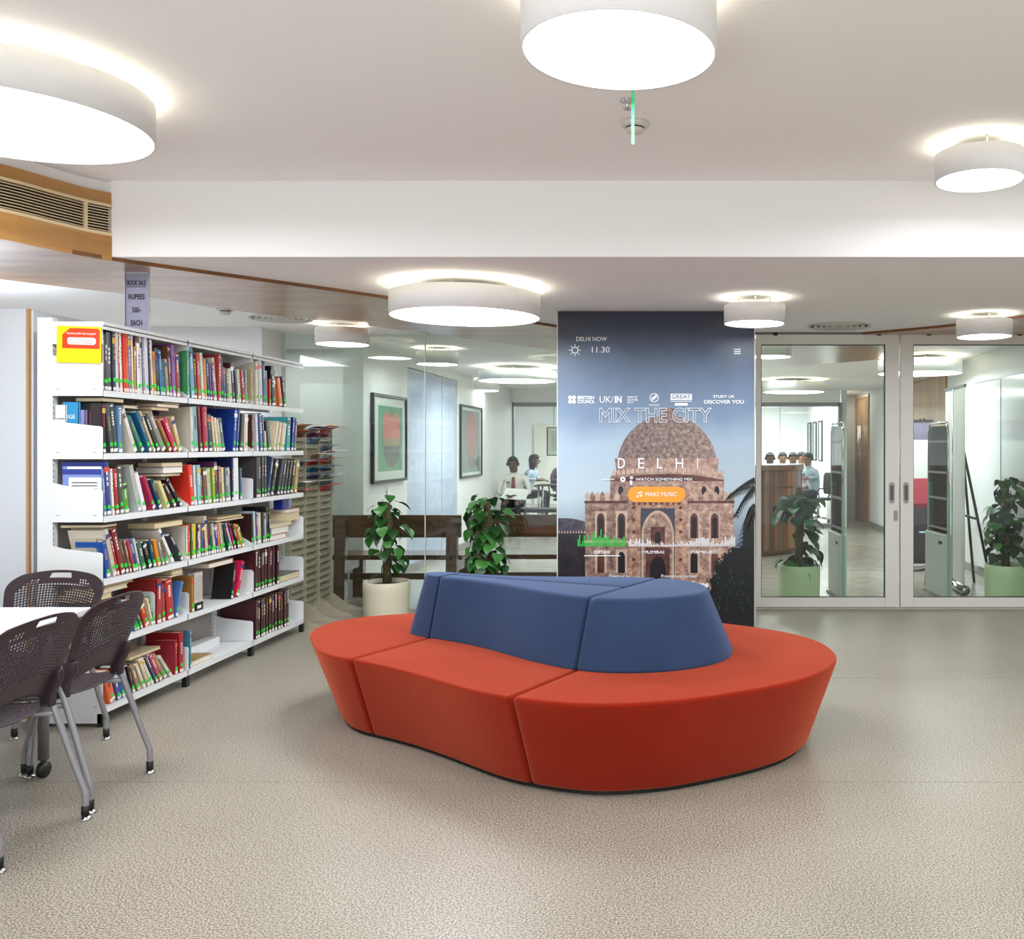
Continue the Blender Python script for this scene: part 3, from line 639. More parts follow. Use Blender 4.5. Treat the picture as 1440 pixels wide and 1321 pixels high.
for i in range(150):
    q = bush[2:][rr.randrange(len(bush)-3)]; k_ = bush[2:].index(q); q2 = bush[2:][min(k_+1, len(bush)-3)]; t_ = rr.random()
    x, y = q[0]+(q2[0]-q[0])*t_+rr.uniform(-4, 3), q[1]+(q2[1]-q[1])*t_+rr.uniform(-4, 3); x = min(x, 1056); a = rr.uniform(0, 6.28); l = rr.uniform(2, 5)
    pl_([(x, y), (x+l*math.cos(a), y+l*math.sin(a)), (x+l*.6*math.cos(a+1), y+l*.6*math.sin(a+1))], .0049+.00001*(i % 9), BUSH, mb); mb.f[-1] = mb.f[-1]
for i in range(70):
    x, y = rr.uniform(1003, 1056), rr.uniform(800, 865); a = rr.uniform(0, 6.28); l = rr.uniform(2, 4)
    pl_([(x, y), (x+l*math.cos(a), y+l*math.sin(a)), (x+l*.6*math.cos(a+1), y+l*.6*math.sin(a+1))], .0052, mat('printed_leaf_light', '26331f' if i % 3 else '2f4a4a', .4), mb)
frond(1060, 672, 1026, 697, 2, 22); frond(1060, 684, 1036, 724, 5, 18); frond(1060, 709, 1043, 762, 10, 12); frond(1060, 718, 1048, 775, 6, 14)
pl_([(1060.5, 765), (1044, 765), (1046, 735), (1053, 715), (1060.5, 708)], .0051, BUSH, mb)
o = mb.build('printed_trees', poster); o['kind'] = 'stuff'
PW = mat('printed_white', 'eef2f6', .4); PG = mat('printed_green', '28c04c', .4); PORG = mat('printed_orange', 'f39a26', .4)
def lettering(body, cx, cy, wpx, hpx, m=PW, depth=.006, bold=0, outline=0, spacing=1, shear=0, name='lettering'):
    s = hpx*YP/F/.73; M = Matrix.Translation((PX(cx)-PO[0], -depth, PZ(cy))) @ Matrix.Rotation(PI/2, 4, 'X')
    vs, fs = text_mesh(body, s, m, M, bold*s, outline, spacing, width=wpx*YP/F, shear=shear)
    mb = MB(); mb.add(vs, fs, m); return mb.build(name, poster)
lettering('DELHI NOW', 832, 477.3, 43, 6.4); lettering('11.30', 845, 492.5, 25, 8.5)
mb = MB()
def ring(cx, cy, r0, r1, m, dep, n=20):
    vs = [(PX(cx+r*math.cos(2*PI*i/n))-PO[0], -dep, PZ(cy+r*math.sin(2*PI*i/n))) for r in (r0, r1) for i in range(n)]
    mb.add(vs, [(i, (i+1) % n, n+(i+1) % n, n+i) for i in range(n)], m)
ring(808.7, 492.7, 3.6, 4.9, PW, .006)
for k in range(8):
    a = k*PI/4; c, s_ = math.cos(a), math.sin(a); pl_([(808.7+6*c-.6*s_, 492.7+6*s_+.6*c), (808.7+8.2*c-.6*s_, 492.7+8.2*s_+.6*c), (808.7+8.2*c+.6*s_, 492.7+8.2*s_-.6*c), (808.7+6*c+.6*s_, 492.7+6*s_-.6*c)], .006, PW, mb)
mb.build('sun_icon', poster)
mb = MB()
for y in (491.5, 494.5, 497.5): pl_([(1032, y+.7), (1041.5, y+.7), (1041.5, y-.7), (1032, y-.7)], .006, PW, mb)
mb.build('menu_icon', poster)
mb = MB()
for dx in (-2.7, 2.7):
    for dy in (-2.9, 2.9): ring(804.6+dx, 562.2+dy, .0, 2.75, PW, .006)
mb.build('four_dot_emblem', poster)
lettering('BRITISH', 824, 559.6, 23, 4.6, bold=.03); lettering('COUNCIL', 824.5, 565.2, 24, 4.6, bold=.03)
lettering('UK/', 853, 562.5, 19, 9.5); lettering('IN', 869.4, 562.5, 10, 9.5, bold=.04)
lettering('YEAR OF', 889, 558.8, 14.5, 2.8, bold=.02); lettering('CULTURE', 889.5, 562.6, 15, 2.8, bold=.02); lettering('2017', 886.3, 566.2, 8.5, 2.6, bold=.02)
mb = MB(); ring(920, 559.5, 5.2, 6.4, PW, .006)
for sx in (-1, 1):
    P_ = [(920+sx*x, 559.5+sx*y) for x, y in ((3.8, -2.6), (1, -.9), (-2, 1.2), (-3.6, 1.9), (-3.8, .3), (-1.5, -1.2), (.8, -3), (2.6, -4.2))]
    pl_(P_, .0061, PW, mb)
mb.build('round_emblem', poster)
lettering('SMERSINE', 920, 570, 15, 3, name='lettering')
mb = MB(); pl_([(943, 562.8), (973, 562.8), (973, 554), (943, 554)], .006, PW, mb); pl_([(943, 565), (973, 565), (973, 564), (943, 564)], .006, PW, mb); pl_([(949, 570.8), (967, 570.8), (967, 567), (949, 567)], .006, PW, mb); mb.build('label_box', poster)
lettering('GREAT', 958, 558.4, 27, 6, m=mat('printed_slate_blue', '5d7890', .4), depth=.007, bold=.01)
lettering('STUDY UK', 1018, 558, 30, 3.8, bold=.02); lettering('DISCOVER YOU', 1018, 565.6, 56, 5.2, bold=.02)
lettering('MIX THE CITY', 922, 585.3, 158, 20, outline=.0026, bold=.018, depth=.008)
for ch, x, wd in (('D', 874, 10), ('E', 902, 9), ('L', 928, 8), ('H', 955.5, 10.5), ('I', 981, 1.2)): lettering(ch, x, 652.5, wd, 15.5, depth=.008)
mb = MB(); pl_([(846, 675), (864, 675), (864, 674.2), (846, 674.2)], .006, PW, mb); ring(876, 674.3, 0, 3.7, PW, .006); pl_([(874.9, 676.2), (878, 674.3), (874.9, 672.4)], .0065, DKR, mb)
pl_([(885.5, 676), (886.6, 682), (889.6, 682), (889, 676)], .006, PW, mb); ring(888, 672, .8, 2.2, PW, .006); mb.build('play_icon', poster)
lettering('WATCH SOMETHING MIX', 934, 674.5, 80, 4, bold=.01)
mb = MB(); P_ = []
for i in range(24):
    a = 2*PI*i/24; P_.append((923.5+(29.5 if math.cos(a) >= 0 else -29.5)+11*math.cos(a), 695.5+11*math.sin(a)))
pl_(P_, .0065, PORG, mb); mb.build('button', poster, label='orange rounded button')
lettering('MAKE MUSIC', 930, 695.5, 44, 6, depth=.008)
mb = MB(); ring(896.8, 698.4, 0, 1.5, PW, .0075); ring(901.3, 697.2, 0, 1.5, PW, .0075)
pl_([(897.5, 698.4), (898.3, 698.4), (898.3, 692.6), (897.5, 692.6)], .0075, PW, mb); pl_([(902, 697.2), (902.8, 697.2), (902.8, 691.5), (902, 691.5)], .0075, PW, mb); pl_([(897.5, 694), (902.8, 692.9), (902.8, 691.2), (897.5, 692.3)], .0076, PW, mb)
mb.build('note_icon', poster)
for nm, x0, x1, m, amp in (('green_bars', 812.5, 881, PG, 14), ('white_bars', 884, 1034, PW, 10)):
    mb = MB(); x = x0
    while x < x1:
        k = 3+amp*rr.random()**1.6+(8*math.exp(-((x-845)/14)**2) if m is PG else (7*math.exp(-((x-985)/10)**2)+6*math.exp(-((x-1028)/8)**2)))
        if m is PW and 915 < x < 955: k *= .55
        pl_([(x, 768.5), (x+1.3, 768.5), (x+1.3, 768.5-k), (x, 768.5-k)], .007, m, mb); x += 2.15
    mb.build(nm, poster)
lettering('DELHI', 846.5, 776.8, 22, 4.4, bold=.01); lettering('MUMBAI', 919, 776.8, 29.5, 4.4, bold=.01); lettering('HAMBURG', 990, 776.8, 35, 4.4, bold=.01)
mb = MB(); pl_([(821.5, 782.3), (872, 782.3), (872, 781), (821.5, 781)], .007, PW, mb); mb.build('underline', poster)
lettering('Powered by', 871.5, 810.5, 29, 4.6); lettering('Promotional partner', 955, 810.5, 50, 4.6)
lettering('Rolling Stone', 966, 822.5, 61, 8.5, bold=.035, shear=.25)
# ---------------------------------------------------------------- bookcase
BX, SB = -3.08, -3.355          # front edge of the shelves, plane of the back
BY = [4.90, 5.73, 6.57, 7.42]; SZ = [1.76, 1.43, 1.10, .77, .44, .10]
bc = empty('library_bookcase', (BX, BY[0], 0), label='long white steel library bookcase with six shelves of sale books', category='bookcase')
def bq(mb, name, **k): o = mb.build(name, bc, **k); o.location = (-BX, -BY[0], 0); return o
for i, y in enumerate(BY):
    mb = MB(); yy = y+(.0 if i == 0 else -.02)
    mb.box((-3.425, yy, .02), (-3.345, yy+.04, 2.14), STEELW)
    for k in range(0, 66): mb.box((-3.3449, yy+.005, .1+k*.03), (-3.3444, yy+.009, .115+k*.03), DARK)
    bq(mb, 'upright', bevel=.003)
    mb = MB(); mb.prism([(SB, .10), (SB, .03), (BX-.005, .03), (BX-.005, .095)], yy, yy+.03, STEELW, M=Matrix(((1, 0, 0, 0), (0, 0, 1, 0), (0, 1, 0, 0), (0, 0, 0, 1)))); bq(mb, 'base_bracket', fix=True)
    mb = MB(); mb.box((BX-.03, yy-.004, 0), (BX-.002, yy+.034, .07), BLACK); bq(mb, 'foot'); mb = MB(); mb.box((SB-.06, yy-.002, 0), (SB-.02, yy+.032, .03), BLACK); bq(mb, 'foot')
for b_ in range(3):
    y0, y1 = BY[b_]+(.04 if b_ == 0 else .02), BY[b_+1]-.02
    mb = MB(); mb.box((-3.372, y0, .08), (-3.362, y1, 2.10 if b_ < 2 else 1.43), STEELG); bq(mb, 'back_panel')
    mb = MB(); a, c = y0-.035, y1+.016
    mb.box((SB, a, 2.095), (BX, c, 2.10), STEELW); mb.box((BX-.004, a, 2.078), (BX, c, 2.118), STEELW); mb.box((SB, a, 2.0), (SB+.004, c, 2.10), STEELG); bq(mb, 'canopy_shelf')
    for z in SZ:
        mb = MB(); mb.box((SB, a+.002, z-.006), (BX-.001, c-.001, z), STEELW); mb.box((BX-.004, a+.002, z-.032), (BX, c-.001, z), STEELW); mb.box((SB, a, z-.03), (SB+.004, c, z), STEELG)
        bq(mb, 'shelf')
SW = Matrix(((1, 0, 0, 0), (0, 0, 1, 0), (0, 1, 0, 0), (0, 0, 0, 1)))
for i, y in enumerate(BY):
    for k, z in enumerate(SZ):
        if i == 3 and k < 3: continue
        h = .15 if k else .145
        if k == 0 and i == 0: h = .155
        yy = y-.003 if i == 0 else y-.001
        if k == 5 and i == 2 or i == 0 or i == 3 or k == 4 and i == 2 or k == 2 and i == 2 or k == 5 and i == 1:
            pts = [(SB, z-.03), (BX-.002, z-.03), (BX-.002, z+h-.018), (BX-.01, z+h-.01), (SB+.07, z+h+.012), (SB+.004, z+h+.03), (SB, z+h+.03)]
        else: pts = [(SB, z-.03), (BX-.002, z-.03), (BX-.002, z+.012), (BX-.06, z+.05), (SB+.06, z+.13), (SB, z+.14)]
        mb = MB(); mb.prism(pts, yy, yy+.0035, STEELW, M=SW)
        if i == 0:
            for xx in (SB+.03, BX-.05): mb.box((xx, yy-.0012, z+.004), (xx+.018, yy, z+.007), GREYF)
        bq(mb, 'end_plate', fix=True)
mb = MB(); mb.prism([(SB, 2.0), (BX-.002, 2.0), (BX-.002, 2.118), (SB, 2.118)], BY[0]-.003, BY[0], STEELW, M=SW); bq(mb, 'end_plate', fix=True)
for i in (1, 2):
    mb = MB(); mb.prism([(SB, 1.98), (SB+.05, 1.985), (BX-.04, 2.05), (BX-.002, 2.055), (BX-.002, 2.118), (SB, 2.118)], BY[i]-.001, BY[i]+.003, STEELW, M=SW); bq(mb, 'canopy_bracket', fix=True)
mb = MB(); mb.box((SB, BY[0]-.004, .02), (BX-.01, BY[0]-.0005, .105), STEELW); mb.box((SB-.07, BY[0]-.006, .02), (SB, BY[0]+.0, .105), STEELW); bq(mb, 'base_plate')
# yellow flyer tucked in the end plate
def flat_thing(name, label, cat, w_, h_, loc, cols, rz=0, rx=0, ry=0, th=.002, grp=None):
    """thin printed sheet facing -Y; cols = list of (x0,z0,x1,z1,material) patches in 0..1"""
    mb = MB(); mb.box((0, 0, 0), (w_, th, h_), cols[0])
    for i, (a, b_, c, d, m) in enumerate(cols[1:]): mb.box((a*w_, -.0004*(i+1), b_*h_), (c*w_, 0, d*h_), m)
    o = mb.build(name, loc=loc, label=label, category=cat); o.rotation_euler = (rx, ry, rz)
    if grp: o['group'] = grp
    return o
YEL = mat('flyer_yellow', 'f6d90c', .5); FRED = mat('flyer_red', 'd8421f', .5); PAP = mat('paper_white', 'f0efec', .6); INK = mat('ink_grey', '8b8b92', .6)
fl = flat_thing('flyer', 'bright yellow flyer with a red and white tag, tucked into the bookcase end', 'flyer', .232, .19, (-3.318, 4.889, 1.905), [YEL], rx=.02, ry=.03)
mb = MB(); mb.prism([(.03, .075), (.225, .075), (.225, .17), (.215, .18), (.07, .18), (.03, .145)], 0.0005, .0015, FRED, M=Matrix(((1, 0, 0, 0), (0, 0, -1, 0), (0, 1, 0, 0), (0, 0, 0, 1)))); mb.build('tag_print', fl, fix=True)
mb = MB(); mb.prism([(.065, .095), (.195, .095), (.205, .105), (.205, .125), (.195, .132), (.065, .132), (.057, .125), (.057, .105)], 0.0015, .002, PAP, M=Matrix(((1, 0, 0, 0), (0, 0, -1, 0), (0, 1, 0, 0), (0, 0, 0, 1)))); mb.build('white_panel', fl, fix=True)
for tx, sz, z, xx, m, wd in (('business jobs but no gate?', .016, .153, .13, PAP, .15), ('LET US MANAGE', .017, .118, .131, INK, .125), ('YOUR CAREER', .012, .103, .131, FRED, .11), ('www.', .01, .085, .12, PAP, .15)):
    vs, fs = text_mesh(tx, sz, m, Matrix.Translation((xx, -.0022, z)) @ Matrix.Rotation(PI/2, 4, 'X'), width=wd); mb = MB(); mb.add(vs, fs, m)
    if tx != 'www.': mb.build('lettering', fl)
# acrylic sign on the top
t = empty('sale_sign', (-3.20, 5.40, 2.12), label='clear acrylic sign reading BOOK SALE RUPEES 50/- EACH, standing on the bookcase', category='sign')
AC = glass('acrylic', (.92, .93, .97), 1.2)
mb = MB(); mb.box((-.066, -.004, 0), (.066, -.001, .355), AC); mb.box((-.066, .003, 0), (.066, .006, .355), AC); mb.box((-.07, -.004, 0), (-.066, .006, .355), mat('acrylic_edge', 'c9c6d8', .2)); mb.box((.066, -.004, 0), (.07, .006, .355), _M['acrylic_edge']); mb.build('holder', t)
mb = MB(); mb.box((-.062, 0, .01), (.062, .002, .34), mat('sign_paper', 'd9d5e0', .6)); mb.build('paper', t)
mb = MB()
for tx, z, sz, wd in (('BOOK SALE', .285, .040, .108), ('RUPEES', .205, .042, .092), ('50/-', .130, .042, .052), ('EACH', .055, .042, .064)):
    vs, fs = text_mesh(tx, sz, INK, Matrix.Translation((0, -.0055, z)) @ Matrix.Rotation(PI/2, 4, 'X'), width=wd, bold=.0005); mb.add(vs, fs, mat('ink_dark', '2c2a30', .6))
mb.box((-.054, -.0057, .263), (.054, -.005, .266), _M['ink_dark']); mb.build('lettering', t)
mb = MB(); mb.tube([(0, 0, .355), (0, .0, .362)], .006, CHROME, 6); mb.build('hook', t)

# ---------------------------------------------------------------- books
_B = {}
def cname(c):
    r, g_, b_ = [int(c[i:i+2], 16) for i in (0, 2, 4)]; mx, mn = max(r, g_, b_), min(r, g_, b_); v = mx/255; s_ = (mx-mn)/max(mx, 1)
    if v < .2: return 'black'
    if s_ < .14: return 'white' if v > .82 else 'light grey' if v > .62 else 'grey' if v > .38 else 'dark grey'
    h = 0
    if mx == r: h = ((g_-b_)/(mx-mn)) % 6
    elif mx == g_: h = (b_-r)/(mx-mn)+2
    else: h = (r-g_)/(mx-mn)+4
    h *= 60
    if s_ < .35 and v > .7 and 15 < h < 75: return 'cream'
    if (h < 12 or h > 345): n = 'maroon' if v < .42 else 'red' if s_ > .5 else 'dusky pink'
    elif h < 42: n = 'brown' if v < .68 else 'orange' if s_ > .55 else 'tan'
    elif h < 68: n = 'yellow' if v > .6 else 'olive'
    elif h < 165: n = 'green'
    elif h < 195: n = 'teal'
    elif h < 255: n = 'blue'
    elif h < 300: n = 'purple'
    else: n = 'magenta'
    return ('dark ' if v < .4 and n not in ('maroon', 'olive') else '')+n
def cmat(c): return mat('book_cover_'+cname(c).replace(' ', '_')+'_'+c, c, .32, coat=.3)
PAGE = mat('book_pages', 'd9c9a6', .8, noise=.12, nscale=3, stretch=(1, 60, 1)); PAGEW = mat('book_pages_white', 'e4e0d6', .8)
GRN = mat('green_sticker', '2fd43c', .5); TAGW = mat('spine_tag', 'eceae4', .5); GOLD = mat('spine_gold', 'b89a5a', .4)
def book_mesh(th, dp, h, c, rnd, sticker=True, lines=True, pages=None, sfrac=.12):
    mb = MB(); m = cmat(c); cv = min(.0025, th*.18); pg = pages or (PAGE if rnd.random() < .6 else PAGEW)
    mb.box((-dp, 0, 0), (0, cv, h), m); mb.box((-dp, th-cv, 0), (0, th, h), m)
    b = min(.003, th*.25)                     # slightly rounded spine
    mb.prism([(-.004, 0), (0, 0), (b, th*.25), (b, th*.75), (0, th), (-.004, th)], 0, h, m)
    mb.box((-dp+.004, cv, .003), (-.004, th-cv, h-.004), pg)
    e = b+.0004
    if lines:
        lc = rnd.choice([TAGW, TAGW, GOLD, cmat(rnd.choice(['d8d8d8', 'e0c040', '202020', 'c03030', '3060a0']))])
        k = h*rnd.uniform(.45, .62)
        n_ = rnd.randint(3, 7); z = k; 
        for i in range(n_):
            l = h*.3/n_; mb.box((b-.001, th*.36, z), (e, th*.64, z+l*.7), lc); z += l
        if rnd.random() < .5: mb.box((b-.001, th*.2, h*.93), (e, th*.8, h*.955), lc)
        if rnd.random() < .35: mb.box((b-.001, 0.0005, h*.8), (e-.0002, th, h*.9), cmat(rnd.choice(['d04030', 'e8e4dc', '204080', '303030', 'e0b040'])))
    if sticker:
        r = max(.007, min(th*.46, .011)); cz = h*sfrac+.012+rnd.uniform(-.006, .012); cy = th/2
        P_ = [(b+.0012, cy+r*math.cos(a), cz+r*1.15*math.sin(a)) for a in [2*PI*i/10 for i in range(10)]]
        Q_ = [(b-.002, y, z) for x, y, z in P_]
        mb.add(P_+Q_, [tuple(range(10))]+[(i, (i+1) % 10, 10+(i+1) % 10, 10+i) for i in range(10)], GRN)
        mb.box((b-.001, th*.12, .004), (e, th*.88, .022), TAGW)
    return mb
ORD = ['first', 'second', 'third', 'fourth', 'fifth', 'sixth', 'seventh', 'eighth', 'ninth', 'tenth', 'eleventh', 'twelfth', 'thirteenth', 'fourteenth', 'fifteenth', 'sixteenth', 'seventeenth', 'eighteenth', 'nineteenth', 'twentieth', 'twenty-first', 'twenty-second', 'twenty-third', 'twenty-fourth', 'twenty-fifth', 'twenty-sixth', 'twenty-seventh', 'twenty-eighth', 'twenty-ninth', 'thirtieth', 'thirty-first', 'thirty-second', 'thirty-third', 'thirty-fourth', 'thirty-fifth']
BAYN = ['near', 'middle', 'far']; ROWN = ['top', 'second', 'third', 'fourth', 'fifth', 'bottom']
_cnt = {}
XS = BX-.012                        # spine plane
brnd = random.Random(11)
def yof(xp): return -XS*F/(CX-xp)
def place_book(row, yb, th, h, lean, c, dp=None, back=0, **kw):
    dp = dp or min(.235, h*brnd.uniform(.64, .76)); bay = 0 if yb < BY[1] else 1 if yb < BY[2] else 2
    k = _cnt.get((row, bay), 0); _cnt[(row, bay)] = k+1
    o = book_mesh(th, dp, h, c, brnd, **kw).build('book')
    lean = max(-1.2, min(1.2, lean))
    M = Matrix.Translation((XS-back+brnd.uniform(-.008, .0), yb, SZ[row]+.0008)) @ (Matrix.Rotation(-lean, 4, 'X') if lean <= 0 else Matrix.Translation((0, th, 0)) @ Matrix.Rotation(-lean, 4, 'X') @ Matrix.Translation((0, -th, 0)))
    o.matrix_world = M
    size = 'thin' if th < .016 else 'thick' if th > .034 else ('tall' if h > .245 else 'small' if h < .18 else '')
    pose = 'upright' if abs(lean) < .09 else 'tilted' if abs(lean) < .4 else 'slumped'
    if cname(c) == 'maroon' and row >= 4 and h > .25: size = 'tall bound'
    o['label'] = ('%s %s %s book, %s in the %s bay, %s shelf' % (size, pose, cname(c), ORD[min(k, 34)], BAYN[bay], ROWN[row])).strip()
    o['category'] = 'book'; o['group'] = 'books on the %s shelf' % ROWN[row]
    return o
TOPS = {k: [] for k in range(6)}; LAST = {}
def rect(Y0, th, h, lean):
    c, s_ = math.cos(lean), math.sin(lean); px_ = Y0 if lean <= 0 else Y0+th
    f = lambda u, v: (px_+u*c+v*s_, -u*s_+v*c)
    a, b = (0, th) if lean <= 0 else (-th, 0)
    return [f(a, 0), f(b, 0), f(b, h), f(a, h)]
def hit(A, B, eps=.0004):
    for P, Q in ((A, B), (B, A)):
        for i in range(4):
            x0, y0 = P[i]; x1, y1 = P[(i+1) % 4]; nx_, ny_ = y1-y0, x0-x1; l = math.hypot(nx_, ny_); nx_ /= l; ny_ /= l
            if min((x-x0)*nx_+(y-y0)*ny_ for x, y in Q) > -eps: return False
    return True
def books(row, s, ox, oy, data, **kw):
    for ln in data.strip().split('\n'):
        q = ln.split()
        if len(q) < 5: continue
        xb, wd, yt, xt = [float(v) for v in q[:4]]; c = q[4]; dp = float(q[5]) if len(q) > 5 else None
        x0 = ox+xb/s; x1 = ox+(xb+wd)/s; Y0 = yof(x0); Y1 = yof(x1)
        Yt = yof(ox+xt/s); zt = CH-(oy+yt/s-CY)*(Yt+Y1-Y0)/F
        dz = max(.08, zt-SZ[row]); dy = Yt-Y0; lean = math.atan2(dy, dz)
        th = max(.007, (Y1-Y0)*math.cos(lean)*.90); h = math.hypot(dy, dz)
        lim = ([2.095]+SZ)[row]-.012-(.03 if row else .0)
        if SZ[row]+h*math.cos(lean)+th*abs(math.sin(lean)) > lim: h = (lim-SZ[row]-th*abs(math.sin(lean)))/math.cos(lean)
        for yb_ in BY[1:3]:
            if yb_-.024 < Y0 < yb_+.005: Y0 = yb_+.005
        Y0 = max(Y0, BY[0]+.012); bay = 0 if Y0 < BY[1] else 1 if Y0 < BY[2] else 2
        end = BY[bay+1]-.026; beg = BY[bay]+.004; prevs = LAST.setdefault((row, bay), [])
        l0 = min(lean, .9); ok = False
        for shift, k in [(j*.0015, k) for j in range(22) for k in range(5)]+[(j*.0015, k) for j in range(70) for k in range(13)]:
            if 1:
                l = l0*(1-k/12)
                R_ = rect(Y0+shift, th, h, l)
                if min(p[0] for p in R_) < beg or max(p[0] for p in R_) > end: continue
                if any(hit(R_, Q) for Q in prevs[-4:]): continue
                ok = True; break
            if ok: break
        if not ok: 
            continue
        Y0 += shift; lean = l; prevs.append(R_); TOPS[row].append((min(p[0] for p in R_), max(p[0] for p in R_), SZ[row]+max(p[1] for p in R_)))
        place_book(row, Y0, th, h, lean, c, dp, **kw)
books(0, 11.077, 140, 450, """50 28 240 48 c9bdb0
78 48 230 62 3a3a40
128 78 205 118 50505c
210 56 195 195 2c3444
268 50 190 255 dcd8d4
322 20 185 290 a03038
344 38 170 310 e0e0e4
384 48 165 365 d8351c
434 40 165 400 f0602a
476 44 150 440 8a7a9a
522 28 195 495 d8c8b0
552 24 420 545 c89040
578 22 270 560 5a2a5a
602 56 375 585 e4e6ec
662 26 265 640 d8d4cc
690 28 250 665 8a88a0
720 66 250 690 cfccd8
790 26 240 755 444a58
818 30 320 785 e4ddd0
850 40 500 825 d08a20
892 58 450 850 26222a
952 48 480 885 2a6aa0
1002 40 620 960 1a6a8a
1046 50 620 1000 8a807c
1100 44 420 1060 6a4030
1150 60 400 1125 8a4a9a
1214 70 530 1170 8a2434 .16
1290 50 520 1262 a08080
1342 34 425 1330 4a9a6a .22""")
books(0, 8.471, 260, 470, """72 50 150 25 6a9ab8
124 36 290 105 30303a
162 42 250 130 c04030
206 38 230 170 c8c8b8
246 32 300 225 d08a30
280 28 300 255 1a2a6a
310 28 350 290 5a3a6a
340 28 370 315 8a4a8a
370 28 290 330 d8d4c8
400 38 250 395 b04848
440 24 280 435 2a3050
466 33 400 445 5a4a90
501 28 420 480 4a6a5a
531 42 420 500 c8c4b4
575 43 355 530 5a2a24
620 24 420 585 3a4a6a
646 38 430 620 d4c8b0
686 48 440 660 a02028
736 24 430 725 9aa0a8
762 40 440 747 e07a30
806 18 430 800 c8b890
850 34 330 840 d8d4c0
886 50 320 870 d0ccc0
937 28 270 932 2a6a9a .22
967 34 440 955 8a8a90
1003 24 540 1000 b02020
1030 60 390 1000 1a1618
1130 46 540 1095 f07040
1180 34 520 1150 3a2a2e""")
books(1, 7.2, 70, 555, """540 36 110 440 2a2226 .06
584 40 105 505 40464a .06
628 56 100 550 3a3c40
690 50 150 575 5a80a0
830 50 220 640 d8d0c4
940 48 270 770 3a7a6a
1012 40 190 870 1a5a80
1060 28 200 900 c8b890
1094 46 230 960 202020
1150 56 215 990 8a8880
1212 40 270 1080 8a5a30
1260 50 270 1145 c01848
1318 40 240 1235 d0b080""")
books(1, 8.471, 260, 560, """72 38 110 60 c4c0b0
118 62 110 80 7ab0b8
186 33 100 150 701828
222 62 60 200 a02040
296 52 200 270 24304a
352 30 230 295 c8b8a0
386 28 250 325 d8c8a8
416 32 270 350 b8a890
452 46 265 380 5a6a6a
568 40 80 596 1c3c94 .23
612 28 140 645 2a4a9a
645 50 200 672 24262c
700 48 190 706 d8c8b8
756 46 180 755 b02020
804 20 200 800 5a3028
866 28 190 850 d8d8dc
898 40 190 870 3a5a9a
942 22 210 920 4a3a3a
966 28 400 945 c8a0a8
998 54 280 960 24242a
1062 30 290 1105 e0d0b0
1098 28 300 1140 e4d4b8
1132 28 305 1170 d8b490
1165 30 310 1196 e8dcc0
1206 50 235 1216 3aa0a8 .22
1264 32 240 1286 1a2070
1302 26 250 1325 5a5aa0
1334 40 280 1352 8ac060""")
books(2, 7.579, 80, 640, """508 28 150 480 6a7a9a
538 58 80 484 2a3a8a .22
600 24 150 575 e0ded8
628 42 150 595 a03030
674 50 115 622 484844
732 54 300 700 5a9a30
868 50 125 770 b0b8b4 .2
930 44 215 820 e8e8ee
1030 46 240 915 a01848
1100 40 270 1000 1a3a5a
1180 38 300 1080 d8d090
1262 36 330 1150 5a3a30
1330 40 285 1160 2a2a30""")
books(2, 8.471, 260, 630, """75 48 210 40 e03a28
128 32 210 108 c8d0d0
164 46 210 142 90b8c8
214 18 240 185 a04a50
236 50 240 214 6a6048
290 44 250 265 b8c0a0
338 34 240 320 8ab028
376 42 175 336 5a2a5a
422 30 220 408 8a6a50
455 30 240 434 d8c8a0
488 42 240 478 6a7a80
532 28 235 514 c8b890
562 26 90 558 1a2860 .23
592 70 115 580 e8e8e4
666 26 240 662 2a5a7a
850 30 80 850 4a4446
882 30 80 882 4a4446
914 30 80 914 4a4446
946 28 80 946 4a4446
978 30 72 1040 3a4a6a
1020 40 150 1086 3a3c40
1096 34 150 1158 38383c
1136 34 150 1192 444444
1176 30 150 1228 3c3a3c
1214 34 150 1262 38383c
1256 40 150 1300 201c1c
1304 36 155 1340 c8a060
1346 40 190 1380 2a5080""")
books(3, 8.0, 90, 735, """472 56 230 390 1a50a0
556 48 110 420 c8c0b4
610 30 165 495 b03830
648 56 90 510 8a3030
712 38 210 618 5a4a44
756 24 200 680 8a6a5a
784 30 205 705 b03848
820 38 195 738 2a4a90
862 22 190 790 c8c8d0
888 52 230 825 4a6a58
960 46 230 880 20262a
1012 38 205 950 1a5060
1058 40 200 1000 e08820
1110 34 200 1044 8a8a84
1152 36 220 1085 7a6a50
1230 38 130 1050 ececec
1330 40 150 1190 2a2a30
1378 26 140 1250 e0dcd0
1408 24 100 1290 d04828""")
books(3, 8.471, 260, 700, """85 20 300 80 5a7050
107 35 310 105 d8c830
144 24 320 150 5a3a50
170 28 320 165 d8d0c8
200 28 320 192 3a5a90
230 18 310 214 8a3040
252 32 230 215 d4ccb8
288 28 300 245 5a3060
320 36 315 285 2a5a4a
358 28 320 322 c8ccb0
388 30 320 350 3040a0
420 25 320 365 e07030
448 24 320 385 c8c0a8
476 24 330 405 6a8a50
524 46 350 430 1a4048
574 20 340 478 c8c8c8
598 30 345 496 a02050
632 30 340 545 1a1a1a
664 22 335 575 d06020
690 20 330 606 d8b840
712 26 340 630 8a9060
748 46 310 662 5a3c34
798 24 240 722 3a2020
832 24 170 810 b8c8d0 .22
862 20 165 846 6a4a8a
884 44 180 874 d8c8a8
932 24 180 922 404048
958 30 185 945 a8a8a8
990 22 110 968 20242c
1014 18 165 1000 303440""")
